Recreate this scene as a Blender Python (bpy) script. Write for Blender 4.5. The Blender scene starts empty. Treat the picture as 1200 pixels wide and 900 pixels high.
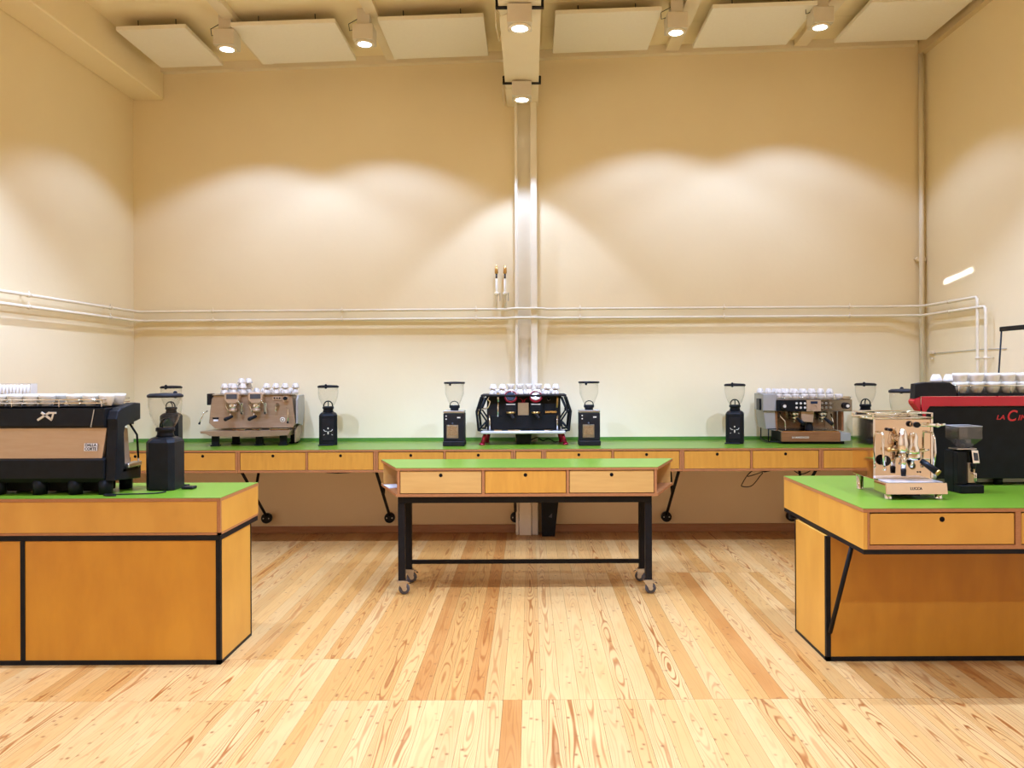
import bpy, bmesh, math, random
from mathutils import Vector, Matrix
random.seed(7)
PI = math.pi
COL = bpy.context.scene.collection
SC = bpy.context.scene

# ---------------------------------------------------------------- camera, world, exposure
cam_d = bpy.data.cameras.new('camera')
cam = bpy.data.objects.new('camera', cam_d); COL.objects.link(cam)
cam_d.sensor_width = 36; cam_d.lens = 28.5
cam_d.shift_x = -21/1200; cam_d.shift_y = -14/1200
cam_d.clip_start = 0.05; cam_d.clip_end = 60
cam.location = (0, 0, 1.5)
cam.rotation_euler = (Matrix.Rotation(PI/2, 3, 'X') @ Matrix.Rotation(-0.004, 3, 'Z')).to_euler()
SC.camera = cam
w = bpy.data.worlds.new('world'); SC.world = w; w.use_nodes = True
w.node_tree.nodes['Background'].inputs[0].default_value = (0.9, 0.95, 1, 1)
w.node_tree.nodes['Background'].inputs[1].default_value = 0.3
SC.view_settings.view_transform = 'Standard'; SC.view_settings.look = 'None'
SC.view_settings.exposure = 0.46; SC.view_settings.gamma = 1
SC.view_settings.use_curve_mapping = False
LAMP_COL = (0.40, 0.56, 1.0)
LAMP_W = 292
EMIT_LENS = 12

YW = 7.6            # back wall
XW = 3.71           # side walls
YB = -2.6           # wall behind the camera
H = 0.86            # worktop height
def zc(x): return 4.49 + 0.033*x
# ---------------------------------------------------------------- materials
MATS = {}
def principled(name, col, rough=0.5, metal=0.0, **kw):
    m = bpy.data.materials.new(name); m.use_nodes = True
    b = m.node_tree.nodes['Principled BSDF']
    b.inputs['Base Color'].default_value = (*col, 1)
    b.inputs['Roughness'].default_value = rough
    b.inputs['Metallic'].default_value = metal
    for k, v in kw.items(): b.inputs[k.replace('_', ' ')].default_value = v
    MATS[name] = m
    return m
def nodes(m): return m.node_tree.nodes, m.node_tree.links, m.node_tree.nodes['Principled BSDF']
def noise_tint(m, scale, amount, stretch=(1, 1, 1), bump=0.0, bscale=None, detail=4):
    """procedural variation of the base colour and a fine bump"""
    N, L, b = nodes(m)
    col = tuple(b.inputs['Base Color'].default_value)
    tc = N.new('ShaderNodeTexCoord'); oi = N.new('ShaderNodeObjectInfo')
    add = N.new('ShaderNodeVectorMath'); add.operation = 'ADD'
    sc_ = N.new('ShaderNodeVectorMath'); sc_.operation = 'SCALE'; sc_.inputs[3].default_value = 37
    comb = N.new('ShaderNodeCombineXYZ')
    for i in range(3): L.new(oi.outputs['Random'], comb.inputs[i])
    L.new(comb.outputs[0], sc_.inputs[0]); L.new(tc.outputs['Object'], add.inputs[0]); L.new(sc_.outputs[0], add.inputs[1])
    mp = N.new('ShaderNodeMapping'); mp.inputs['Scale'].default_value = stretch
    L.new(add.outputs[0], mp.inputs['Vector'])
    n = N.new('ShaderNodeTexNoise'); n.inputs['Scale'].default_value = scale; n.inputs['Detail'].default_value = detail
    L.new(mp.outputs[0], n.inputs['Vector'])
    r = N.new('ShaderNodeMapRange'); r.inputs['From Min'].default_value = 0.3; r.inputs['From Max'].default_value = 0.7
    r.inputs['To Min'].default_value = 1-amount; r.inputs['To Max'].default_value = 1+amount
    L.new(n.outputs['Fac'], r.inputs['Value'])
    mul = N.new('ShaderNodeVectorMath'); mul.operation = 'MULTIPLY'; mul.inputs[0].default_value = col[:3]
    c2 = N.new('ShaderNodeCombineXYZ')
    p = N.new('ShaderNodeMath'); p.operation = 'POWER'; p.inputs[1].default_value = 1.5; L.new(r.outputs[0], p.inputs[0])
    p3 = N.new('ShaderNodeMath'); p3.operation = 'POWER'; p3.inputs[1].default_value = 2.2; L.new(r.outputs[0], p3.inputs[0])
    L.new(r.outputs[0], c2.inputs[0]); L.new(p.outputs[0], c2.inputs[1]); L.new(p3.outputs[0], c2.inputs[2])
    L.new(c2.outputs[0], mul.inputs[1]); L.new(mul.outputs[0], b.inputs['Base Color'])
    if bump:
        n2 = N.new('ShaderNodeTexNoise'); n2.inputs['Scale'].default_value = bscale or scale*4; n2.inputs['Detail'].default_value = 3
        L.new(tc.outputs['Object'], n2.inputs['Vector'])
        bp = N.new('ShaderNodeBump'); bp.inputs['Strength'].default_value = bump; bp.inputs['Distance'].default_value = 0.01
        L.new(n2.outputs['Fac'], bp.inputs['Height']); L.new(bp.outputs[0], b.inputs['Normal'])
    return m
WALL = noise_tint(principled('painted_plaster', (0.95, 0.77, 0.46), 0.6), 1.1, 0.02, bump=0.12, bscale=14)
CEIL = noise_tint(principled('ceiling_paint', (0.95, 0.77, 0.46), 0.7), 1.5, 0.02, bump=0.05, bscale=30)
SAIL = noise_tint(principled('acoustic_felt', (0.92, 0.82, 0.64), 0.9), 40, 0.01)
TRIMW = noise_tint(principled('trim_paint', (0.88, 0.73, 0.49), 0.5), 3, 0.02)
STEELW = noise_tint(principled('white_enamel', (0.9, 0.78, 0.56), 0.35), 6, 0.02)
FIXT = noise_tint(principled('fixture_enamel', (0.72, 0.62, 0.46), 0.45), 10, 0.02)
PLY_L = noise_tint(principled('birch_ply_pale', (0.62, 0.34, 0.085), 0.42), 5, 0.05, (1, 1, 9))
PLY_H = noise_tint(principled('birch_ply_honey', (0.62, 0.28, 0.033), 0.42), 6, 0.06, (7, 3, 1))
PLY_D = noise_tint(principled('birch_ply_amber', (0.56, 0.222, 0.013), 0.4), 3, 0.08, (3, 3, 1))
PLY_S = noise_tint(principled('birch_ply_side', (0.64, 0.295, 0.036), 0.42), 3, 0.07, (2, 2, 1))
EDGE = noise_tint(principled('ply_edge', (0.40, 0.15, 0.04), 0.55), 60, 0.15, (1, 1, 14))
GREEN = noise_tint(principled('green_linoleum', (0.125, 0.225, 0.009), 0.33), 30, 0.02)
GREEN_D = noise_tint(principled('green_upstand', (0.10, 0.25, 0.03), 0.4), 30, 0.02)
BLKST = noise_tint(principled('black_steel', (0.012, 0.010, 0.008), 0.45, Specular_IOR_Level=0.12), 20, 0.1)
BLK = noise_tint(principled('black_plastic', (0.012, 0.012, 0.012), 0.35, Specular_IOR_Level=0.12), 20, 0.1)
BLKM = noise_tint(principled('matte_black', (0.018, 0.015, 0.013), 0.55, Specular_IOR_Level=0.12), 20, 0.1)
DARK = noise_tint(principled('dark_hole', (0.006, 0.004, 0.003), 0.9, Specular_IOR_Level=0.12), 20, 0.1)
CHROME = noise_tint(principled('chrome', (0.80, 0.78, 0.77), 0.04, 1.0), 20, 0.01)
CHROME_REFL = noise_tint(principled('reflection_tinted_chrome', (0.74, 0.585, 0.44), 0.05, 1.0), 20, 0.01)  # brown tint paints reflections of a wooden room into the chrome
DSTEEL = noise_tint(principled('smoked_steel', (0.34, 0.29, 0.235), 0.2, 1.0), 20, 0.04, (1, 1, 8))
SILVER = noise_tint(principled('pale_reflection_chrome', (0.66, 0.62, 0.56), 0.25, 0.35), 20, 0.01)  # pale low-metal tone stands in for whitish reflections on chrome
STEEL = noise_tint(principled('brushed_steel', (0.55, 0.52, 0.48), 0.28, 1.0), 30, 0.04, (1, 1, 8))
GREYP = noise_tint(principled('grey_panel', (0.42, 0.39, 0.34), 0.4, 0.3), 8, 0.03)
BRONZE = noise_tint(principled('bronze_panel', (0.46, 0.31, 0.18), 0.36, 0.55), 10, 0.05, (1, 1, 5))
COPPER = noise_tint(principled('satin_copper_panel', (0.50, 0.34, 0.20), 0.4, 0.55), 10, 0.03, (1, 1, 6))
WALNUT = noise_tint(principled('walnut', (0.28, 0.11, 0.035), 0.4), 8, 0.12, (1, 1, 8))
TAN = noise_tint(principled('tan_metal', (0.60, 0.42, 0.26), 0.35, 0.5), 8, 0.03)
BRASS = noise_tint(principled('brass', (0.65, 0.38, 0.12), 0.3, 0.9), 12, 0.05)
RED = noise_tint(principled('red_lacquer', (0.52, 0.008, 0.02), 0.25), 8, 0.04)
REDM = noise_tint(principled('red_anodised', (0.45, 0.02, 0.05), 0.25, 0.6), 8, 0.04)
PORC = noise_tint(principled('white_porcelain', (0.80, 0.70, 0.57), 0.15), 8, 0.01)
CREAM = noise_tint(principled('cream_stoneware', (0.74, 0.66, 0.50), 0.3), 20, 0.04)
RUB = noise_tint(principled('rubber', (0.03, 0.028, 0.03), 0.6, Specular_IOR_Level=0.12), 20, 0.1)
GREYW = noise_tint(principled('grey_wheel', (0.07, 0.065, 0.065), 0.4), 20, 0.1)
PAPER = noise_tint(principled('paper', (0.85, 0.83, 0.8), 0.8), 20, 0.01)
SCREEN = noise_tint(principled('dark_screen', (0.03, 0.04, 0.06), 0.08), 20, 0.1)
MIRROR = noise_tint(principled('silvered_dial', (0.75, 0.78, 0.85), 0.12, 1.0), 20, 0.01)
LETW = noise_tint(principled('lettering_pale', (0.75, 0.66, 0.5), 0.5), 20, 0.01)
LETR = noise_tint(principled('lettering_red', (0.65, 0.012, 0.02), 0.4), 20, 0.01)
LETO = noise_tint(principled('lettering_orange', (0.75, 0.32, 0.05), 0.4), 20, 0.01)
LETB = noise_tint(principled('lettering_black', (0.02, 0.015, 0.01), 0.5), 20, 0.01)
BEANS = noise_tint(principled('coffee_beans', (0.30, 0.16, 0.06), 0.4), 120, 0.5)
def make_glass(name, tint, gl=0.5):
    m = bpy.data.materials.new(name); m.use_nodes = True
    N, L = m.node_tree.nodes, m.node_tree.links; N.clear()
    out = N.new('ShaderNodeOutputMaterial'); mix = N.new('ShaderNodeMixShader')
    t = N.new('ShaderNodeBsdfTransparent'); t.inputs[0].default_value = (*tint, 1)
    g = N.new('ShaderNodeBsdfGlossy'); g.inputs['Roughness'].default_value = 0.05
    lw = N.new('ShaderNodeLayerWeight'); lw.inputs['Blend'].default_value = 0.5
    pw = N.new('ShaderNodeMath'); pw.operation = 'POWER'; pw.inputs[1].default_value = 3.0; L.new(lw.outputs['Facing'], pw.inputs[0])
    pm = N.new('ShaderNodeMath'); pm.operation = 'MULTIPLY'; pm.inputs[1].default_value = gl; L.new(pw.outputs[0], pm.inputs[0])
    nz = N.new('ShaderNodeTexNoise'); nz.inputs['Scale'].default_value = 9
    mm = N.new('ShaderNodeMath'); mm.operation = 'MULTIPLY_ADD'; mm.inputs[1].default_value = 0.02; mm.inputs[2].default_value = 0.09 if 'smoked' in name else 0.0
    ad = N.new('ShaderNodeMath'); ad.operation = 'ADD'
    L.new(nz.outputs['Fac'], mm.inputs[0]); L.new(mm.outputs[0], ad.inputs[0]); L.new(pm.outputs[0], ad.inputs[1])
    L.new(ad.outputs[0], mix.inputs[0]); L.new(t.outputs[0], mix.inputs[1]); L.new(g.outputs[0], mix.inputs[2])
    L.new(mix.outputs[0], out.inputs[0]); MATS[name] = m
    return m
GLASS = make_glass('clear_hopper_glass', (0.975, 0.972, 0.965), 0.35)
SMOKE = make_glass('smoked_hopper_glass', (0.80, 0.77, 0.76), 0.5)
def make_emit(name, col, s):
    m = bpy.data.materials.new(name); m.use_nodes = True
    N, L = m.node_tree.nodes, m.node_tree.links; N.clear()
    out = N.new('ShaderNodeOutputMaterial'); e = N.new('ShaderNodeEmission')
    vo = N.new('ShaderNodeTexVoronoi'); vo.inputs['Scale'].default_value = 60
    tc = N.new('ShaderNodeTexCoord'); L.new(tc.outputs['Object'], vo.inputs['Vector'])
    mr = N.new('ShaderNodeMapRange'); mr.inputs['To Min'].default_value = s*1.2; mr.inputs['To Max'].default_value = s*0.6
    L.new(vo.outputs['Distance'], mr.inputs[0]); L.new(mr.outputs[0], e.inputs[1])
    e.inputs[0].default_value = (*col, 1); L.new(e.outputs[0], out.inputs[0])
    return m
LENS = make_emit('lamp_lens', (0.88, 0.93, 1.0), EMIT_LENS)

def make_floorwood():
    m = principled('larch_plank', (0.8, 0.55, 0.3), 0.36, Specular_IOR_Level=0.35)
    N, L, b = nodes(m)
    def nn(t, **kw):
        n = N.new(t)
        for k, v in kw.items(): setattr(n, k, v)
        return n
    tc = nn('ShaderNodeTexCoord'); oi = nn('ShaderNodeObjectInfo')
    comb = nn('ShaderNodeCombineXYZ')
    ma = nn('ShaderNodeMath', operation='MULTIPLY'); ma.inputs[1].default_value = 91.7
    mb = nn('ShaderNodeMath', operation='MULTIPLY'); mb.inputs[1].default_value = 53.1
    L.new(oi.outputs['Random'], ma.inputs[0]); L.new(oi.outputs['Random'], mb.inputs[0])
    L.new(ma.outputs[0], comb.inputs[1]); L.new(mb.outputs[0], comb.inputs[2])
    add = nn('ShaderNodeVectorMath', operation='ADD'); L.new(tc.outputs['Object'], add.inputs[0]); L.new(comb.outputs[0], add.inputs[1])
    # cathedral figure: contour lines of a smooth field, tight across and long along the board
    mp = nn('ShaderNodeMapping'); mp.inputs['Scale'].default_value = (9, 1.1, 1); L.new(add.outputs[0], mp.inputs['Vector'])
    n1 = nn('ShaderNodeTexNoise'); n1.inputs['Scale'].default_value = 1.0; n1.inputs['Detail'].default_value = 1.5; n1.inputs['Distortion'].default_value = 0.3
    L.new(mp.outputs[0], n1.inputs['Vector'])
    sep = nn('ShaderNodeSeparateXYZ'); L.new(tc.outputs['Object'], sep.inputs[0])
    x2 = nn('ShaderNodeMath', operation='MULTIPLY'); L.new(sep.outputs[0], x2.inputs[0]); L.new(sep.outputs[0], x2.inputs[1])
    x3 = nn('ShaderNodeMath', operation='MULTIPLY_ADD'); x3.inputs[1].default_value = 170.0; L.new(x2.outputs[0], x3.inputs[0]); L.new(n1.outputs['Fac'], x3.inputs[2])
    fr = nn('ShaderNodeMath', operation='MULTIPLY'); fr.inputs[1].default_value = 70.0; L.new(x3.outputs[0], fr.inputs[0])
    sn = nn('ShaderNodeMath', operation='SINE'); L.new(fr.outputs[0], sn.inputs[0])
    ring = nn('ShaderNodeMapRange'); ring.inputs['From Min'].default_value = 0.1; ring.inputs['From Max'].default_value = 1.0
    L.new(sn.outputs[0], ring.inputs[0])
    # figure is strong on some boards, in the heart of the board
    rr = nn('ShaderNodeMath', operation='FRACT'); rm = nn('ShaderNodeMath', operation='MULTIPLY'); rm.inputs[1].default_value = 17.3
    L.new(oi.outputs['Random'], rm.inputs[0]); L.new(rm.outputs[0], rr.inputs[0])
    st = nn('ShaderNodeMapRange'); st.inputs['From Min'].default_value = 0.2; st.inputs['From Max'].default_value = 1.0
    st.inputs['To Min'].default_value = 0.22; st.inputs['To Max'].default_value = 1.0; L.new(rr.outputs[0], st.inputs[0])
    heart = nn('ShaderNodeMapRange'); heart.inputs['From Min'].default_value = 0.0; heart.inputs['From Max'].default_value = 0.0013
    heart.inputs['To Min'].default_value = 1.0; heart.inputs['To Max'].default_value = 0.45; L.new(x2.outputs[0], heart.inputs[0])
    f1 = nn('ShaderNodeMath', operation='MULTIPLY'); L.new(ring.outputs[0], f1.inputs[0]); L.new(st.outputs[0], f1.inputs[1])
    f2 = nn('ShaderNodeMath', operation='MULTIPLY'); L.new(f1.outputs[0], f2.inputs[0]); L.new(heart.outputs[0], f2.inputs[1])
    # small knots and dashes
    mp2 = nn('ShaderNodeMapping'); mp2.inputs['Scale'].default_value = (17, 13, 1); L.new(add.outputs[0], mp2.inputs['Vector'])
    vo = nn('ShaderNodeTexVoronoi'); vo.inputs['Scale'].default_value = 1.0; L.new(mp2.outputs[0], vo.inputs['Vector'])
    kn = nn('ShaderNodeMapRange'); kn.inputs['From Min'].default_value = 0.05; kn.inputs['From Max'].default_value = 0.19
    kn.inputs['To Min'].default_value = 0.8; kn.inputs['To Max'].default_value = 0.0; L.new(vo.outputs['Distance'], kn.inputs[0])
    # broad blotches
    mp3 = nn('ShaderNodeMapping'); mp3.inputs['Scale'].default_value = (6, 1.6, 1); L.new(add.outputs[0], mp3.inputs['Vector'])
    n3 = nn('ShaderNodeTexNoise'); n3.inputs['Scale'].default_value = 1.5; n3.inputs['Detail'].default_value = 6; L.new(mp3.outputs[0], n3.inputs['Vector'])
    bl = nn('ShaderNodeMapRange'); bl.inputs['From Min'].default_value = 0.35; bl.inputs['From Max'].default_value = 0.7
    bl.inputs['To Max'].default_value = 0.5; L.new(n3.outputs['Fac'], bl.inputs[0])
    def mixc(fac, a, bcol):
        mx = nn('ShaderNodeMix', data_type='RGBA'); L.new(fac, mx.inputs[0]); L.new(a, mx.inputs[6]); mx.inputs[7].default_value = (*bcol, 1)
        return mx.outputs[2]
    c = mixc(bl.outputs[0], oi.outputs['Color'], (0.52, 0.24, 0.06))
    c = mixc(f2.outputs[0], c, (0.27, 0.075, 0.010))
    c = mixc(kn.outputs[0], c, (0.20, 0.06, 0.012))
    L.new(c, b.inputs['Base Color'])
    return m
LARCH = make_floorwood()

# ---------------------------------------------------------------- mesh builder
class B:
    def __init__(s): s.bm = bmesh.new()
    def _add(s, verts, faces, smooth=False):
        vs = [s.bm.verts.new(v) for v in verts]
        out = []
        for f in faces:
            try:
                fc = s.bm.faces.new([vs[i] for i in f]); fc.smooth = smooth; out.append(fc)
            except ValueError: pass
        return vs, out
    def box(s, x0, x1, y0, y1, z0, z1, bev=0.0, seg=1):
        if x0 > x1: x0, x1 = x1, x0
        if y0 > y1: y0, y1 = y1, y0
        if z0 > z1: z0, z1 = z1, z0
        vs, fs = s._add([(x0,y0,z0),(x1,y0,z0),(x1,y1,z0),(x0,y1,z0),(x0,y0,z1),(x1,y0,z1),(x1,y1,z1),(x0,y1,z1)],
               [(3,2,1,0),(4,5,6,7),(0,1,5,4),(1,2,6,5),(2,3,7,6),(3,0,4,7)])
        if bev:
            es = list({e for f in fs for e in f.edges})
            bmesh.ops.bevel(s.bm, geom=es, offset=bev, segments=seg, affect='EDGES', profile=0.5)
        return s
    def prism(s, pts, a0, a1, axis='x', bev=0.0, seg=2):
        n = len(pts)
        def P(p, a):
            return {'x': (a, p[0], p[1]), 'y': (p[0], a, p[1]), 'z': (p[0], p[1], a)}[axis]
        vs, fs = s._add([P(p, a0) for p in pts]+[P(p, a1) for p in pts],
               [tuple(range(n)), tuple(range(2*n-1, n-1, -1))]+[(i, i+n, (i+1) % n+n, (i+1) % n) for i in range(n)])
        bmesh.ops.recalc_face_normals(s.bm, faces=fs)
        if bev:
            es = list({e for f in fs[:2] for e in f.edges})
            bmesh.ops.bevel(s.bm, geom=es, offset=bev, segments=seg, affect='EDGES', profile=0.5)
        return s
    def hexa(s, bot, top):
        """eight-cornered solid: bot and top are four (x,y,z) each, same order"""
        vs, fs = s._add(list(bot)+list(top), [(3,2,1,0),(4,5,6,7),(0,1,5,4),(1,2,6,5),(2,3,7,6),(3,0,4,7)])
        bmesh.ops.recalc_face_normals(s.bm, faces=fs)
        return s
    def cyl(s, p, q, r, r2=None, seg=14, cap=True):
        p, q = Vector(p), Vector(q); r2 = r if r2 is None else r2
        d = (q-p).normalized(); u = d.orthogonal().normalized(); v = d.cross(u)
        ring = [(math.cos(2*PI*i/seg), math.sin(2*PI*i/seg)) for i in range(seg)]
        vs, fs = s._add([p+(u*c+v*k)*r for c, k in ring]+[q+(u*c+v*k)*r2 for c, k in ring],
               [(i, (i+1) % seg, (i+1) % seg+seg, i+seg) for i in range(seg)], True)
        if cap:
            a = s.bm.faces.new(vs[:seg][::-1]); b_ = s.bm.faces.new(vs[seg:]); a.smooth = b_.smooth = False
        return s
    def tube(s, pts, r, seg=8):
        pts = [Vector(p) for p in pts]; rings = []
        u = None
        for i, p in enumerate(pts):
            d = (pts[min(i+1, len(pts)-1)]-pts[max(i-1, 0)]).normalized()
            if u is None: u = d.orthogonal().normalized()
            u = (u-d*u.dot(d)).normalized(); v = d.cross(u)
            k = 1.0
            if 0 < i < len(pts)-1:
                a = (pts[i]-pts[i-1]).normalized(); k = 1/max(0.5, a.dot(d))
            rings.append([s.bm.verts.new(p+(u*math.cos(2*PI*j/seg)+v*math.sin(2*PI*j/seg))*r) for j in range(seg)])
        for a, b_ in zip(rings, rings[1:]):
            for j in range(seg):
                f = s.bm.faces.new((a[j], a[(j+1) % seg], b_[(j+1) % seg], b_[j])); f.smooth = True
        s.bm.faces.new(rings[0][::-1]); s.bm.faces.new(rings[-1])
        return s
    def lathe(s, prof, c=(0, 0, 0), seg=20, axis='z', smooth=True):
        c = Vector(c); rings = []
        for r, z in prof:
            if r < 1e-6:
                rings.append([s.bm.verts.new(c+s._ax(0, 0, z, axis))])
            else:
                rings.append([s.bm.verts.new(c+s._ax(r*math.cos(2*PI*j/seg), r*math.sin(2*PI*j/seg), z, axis)) for j in range(seg)])
        fs = []
        for a, b_ in zip(rings, rings[1:]):
            for j in range(seg):
                k = (j+1) % seg
                if len(a) == 1 and len(b_) == 1: continue
                if len(a) == 1: f = s.bm.faces.new((a[0], b_[j], b_[k]))
                elif len(b_) == 1: f = s.bm.faces.new((a[j], a[k], b_[0]))
                else: f = s.bm.faces.new((a[j], a[k], b_[k], b_[j]))
                f.smooth = smooth; fs.append(f)
        bmesh.ops.recalc_face_normals(s.bm, faces=fs)
        return s
    def _ax(s, x, y, z, axis):
        return Vector({'z': (x, y, z), 'y': (x, -z, y), 'x': (z, x, y)}[axis])
    def sphere(s, c, r, seg=14, sc=(1, 1, 1)):
        m = Matrix.Translation(c) @ Matrix.Diagonal((*sc, 1))
        g = bmesh.ops.create_uvsphere(s.bm, u_segments=seg, v_segments=max(6, seg//2), radius=r, matrix=m)
        for v in g['verts']:
            for f in v.link_faces: f.smooth = True
        return s
    def rot(s, angle, axis, centre=(0, 0, 0)):
        bmesh.ops.rotate(s.bm, verts=s.bm.verts, cent=centre, matrix=Matrix.Rotation(angle, 3, axis)); return s
def put(name, b, m, parent=None, loc=None, label=None):
    """link the builder's shape as ONE mesh object"""
    me = bpy.data.meshes.new(name); b.bm.to_mesh(me); b.bm.free()
    me.materials.append(m)
    o = bpy.data.objects.new(name, me); COL.objects.link(o)
    if parent: o.parent = parent
    if loc: o.location = loc
    if label: o['label'] = label
    return o
def thing(name, label, cat, loc=(0, 0, 0), rz=0, group=None):
    o = bpy.data.objects.new(name, None); COL.objects.link(o)
    o.empty_display_size = 0.1
    o.location = loc; o.rotation_euler = (0, 0, rz); o['label'] = label; o['category'] = cat
    if group: o['group'] = group
    return o
def tag(o, label, cat, group=None):
    o['label'] = label; o['category'] = cat
    if group: o['group'] = group
    return o
def struct(name, b, m, parent=None):
    o = put(name, b, m, parent)
    if not parent: o['kind'] = 'structure'
    return o
def dup(root, loc, rz=None, label=None, group=None):
    def cp(o, parent):
        c = o.copy(); COL.objects.link(c)
        if parent: c.parent = parent
        for ch in list(kids.get(o.name, [])): cp(ch, c)
        return c
    kids = {}
    for o in COL.objects:
        if o.parent: kids.setdefault(o.parent.name, []).append(o)
    r = cp(root, None); r.location = loc
    if rz is not None: r.rotation_euler = (0, 0, rz)
    if label: r['label'] = label
    if group: r['group'] = group
    return r
def lettering(name, text, size, m, parent, loc, rx=PI/2, rz=0, shear=0.0, bold=0.0, width=None, spacing=1.0):
    cu = bpy.data.curves.new(name, 'FONT'); cu.body = text; cu.size = size; cu.extrude = 0.0008
    cu.shear = shear; cu.offset = bold; cu.space_character = spacing; cu.align_x = 'CENTER'; cu.align_y = 'CENTER'
    t = bpy.data.objects.new(name, cu); COL.objects.link(t)
    bpy.context.view_layer.update()
    me = bpy.data.meshes.new_from_object(t.evaluated_get(bpy.context.evaluated_depsgraph_get()))
    bpy.data.objects.remove(t)
    me.materials.clear(); me.materials.append(m)
    if width:
        xs = [v.co.x for v in me.vertices]; k = width/max(1e-6, max(xs)-min(xs))
        for v in me.vertices: v.co.x *= k
    o = bpy.data.objects.new(name, me); COL.objects.link(o); o.parent = parent
    o.location = loc; o.rotation_euler = (rx, 0, rz)
    return o

# ================================================================ SETTING
fl = struct('floor', B().box(-XW-0.1, XW+0.1, YB-0.1, YW+0.1, -0.12, -0.022), EDGE)
PW = 0.0873
plank_mesh = {}
def plank(ci, y0, y1):
    x0 = -XW+0.002+ci*PW
    L_ = round(y1-y0, 3)
    if L_ not in plank_mesh:
        b = B().box(-PW/2+0.0006, PW/2-0.0006, -L_/2+0.0008, L_/2-0.0008, -0.022, 0)
        me = bpy.data.meshes.new('plank'); b.bm.to_mesh(me); b.bm.free(); me.materials.append(LARCH); plank_mesh[L_] = me
    o = bpy.data.objects.new('plank', plank_mesh[L_]); COL.objects.link(o); o.parent = fl
    o.location = (x0+PW/2, (y0+y1)/2, 0)
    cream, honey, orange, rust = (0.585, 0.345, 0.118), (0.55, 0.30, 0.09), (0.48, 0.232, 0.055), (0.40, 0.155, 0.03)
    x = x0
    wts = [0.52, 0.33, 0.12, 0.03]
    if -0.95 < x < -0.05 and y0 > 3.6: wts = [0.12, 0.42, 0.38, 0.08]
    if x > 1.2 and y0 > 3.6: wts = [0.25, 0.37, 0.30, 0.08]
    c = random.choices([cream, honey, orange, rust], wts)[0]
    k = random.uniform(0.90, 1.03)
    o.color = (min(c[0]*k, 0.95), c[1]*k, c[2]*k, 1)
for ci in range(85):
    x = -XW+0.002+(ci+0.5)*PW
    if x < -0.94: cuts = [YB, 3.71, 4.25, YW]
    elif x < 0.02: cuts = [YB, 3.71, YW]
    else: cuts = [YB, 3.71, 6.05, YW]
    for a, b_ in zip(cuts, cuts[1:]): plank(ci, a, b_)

struct('wall_back', B().box(-XW-0.15, XW+0.15, YW, YW+0.15, 0, 4.9), WALL)
struct('wall_left', B().box(-XW-0.15, -XW, YB, YW, 0, 4.9), WALL)
struct('wall_right', B().box(XW, XW+0.15, YB, YW, 0, 4.9), WALL)
WALLF = noise_tint(principled('rear_wall_paint', (0.80, 0.56, 0.30), 0.6), 1.1, 0.03)
struct('wall_front', B().box(-XW-0.15, XW+0.15, YB-0.15, YB, 0, 4.9), WALLF)
struct('door_1', B().box(0.4, 1.5, YB, YB+0.06, 0, 2.5, 0.005), BLKM)
struct('door_2', B().box(2.3, 2.9, YB, YB+0.06, 0, 2.3, 0.005), BLKM)
cl = struct('ceiling', B().hexa([(-XW-0.15, YB-0.15, zc(-XW-0.15)), (XW+0.15, YB-0.15, zc(XW+0.15)), (XW+0.15, YW+0.15, zc(XW+0.15)), (-XW-0.15, YW+0.15, zc(-XW-0.15))],
      [(-XW-0.15, YB-0.15, 5.0), (XW+0.15, YB-0.15, 5.0), (XW+0.15, YW+0.15, 5.0), (-XW-0.15, YW+0.15, 5.0)]), CEIL)
# boards of the right half of the ceiling, open joints between them
for i in range(3):
    for j in range(5):
        xa = 0.12+i*1.19; xb = xa+1.18; ya = YW-0.14-(j+1)*0.45; yb = ya+0.445
        put('ceiling_board', B().hexa([(xa, ya, zc(xa)-0.012), (xb, ya, zc(xb)-0.012), (xb, yb, zc(xb)-0.012), (xa, yb, zc(xa)-0.012)],
             [(xa, ya, zc(xa)+0.002), (xb, ya, zc(xb)+0.002), (xb, yb, zc(xb)+0.002), (xa, yb, zc(xa)+0.002)]), CEIL, cl)
# joists
def joist(x, wd, dp):
    return B().box(x-wd/2, x+wd/2, YB, YW-0.08, zc(x)-dp, zc(x)+0.01)
for i, (x, wd, dp) in enumerate([(-2.42, 0.10, 0.05), (-1.27, 0.10, 0.05), (1.33, 0.12, 0.06), (2.52, 0.12, 0.06)]):
    struct('trim_%d' % (i+1), joist(x, wd, dp), TRIMW)
# cornice batten at the back wall, batten at the right wall, boxed beam on the left
def sl(x0, x1, y0, y1, d0, d1):
    return B().hexa([(x0, y0, zc(x0)-d0), (x1, y0, zc(x1)-d0), (x1, y1, zc(x1)-d0), (x0, y1, zc(x0)-d0)],
                    [(x0, y0, zc(x0)-d1), (x1, y0, zc(x1)-d1), (x1, y1, zc(x1)-d1), (x0, y1, zc(x0)-d1)])
struct('trim_5', sl(-3.42, XW-0.1, YW-0.07, YW, 0.075, -0.01), TRIMW)
TRIM_SHADE = noise_tint(principled('batten_shade', (0.74, 0.56, 0.31), 0.6), 3, 0.03)  # the batten's shading put into its colour, darker than the wall
struct('trim_6', sl(XW-0.06, XW, YB, YW, 0.155, -0.01), TRIM_SHADE)
struct('trim_7', B().box(-XW, -3.42, YB, YW, 4.06, 4.6, 0.01), WALL)
# ceiling girder running to the back wall, sitting on the steel column
gx = -0.06
g = struct('trim_8', B().box(gx-0.145, gx+0.145, YB, YW, 3.99, 4.015).box(gx-0.012, gx+0.012, YB, YW, 4.015, 4.47).box(gx-0.145, gx+0.145, YB, YW, 4.44, 4.50), TRIMW)
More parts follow.
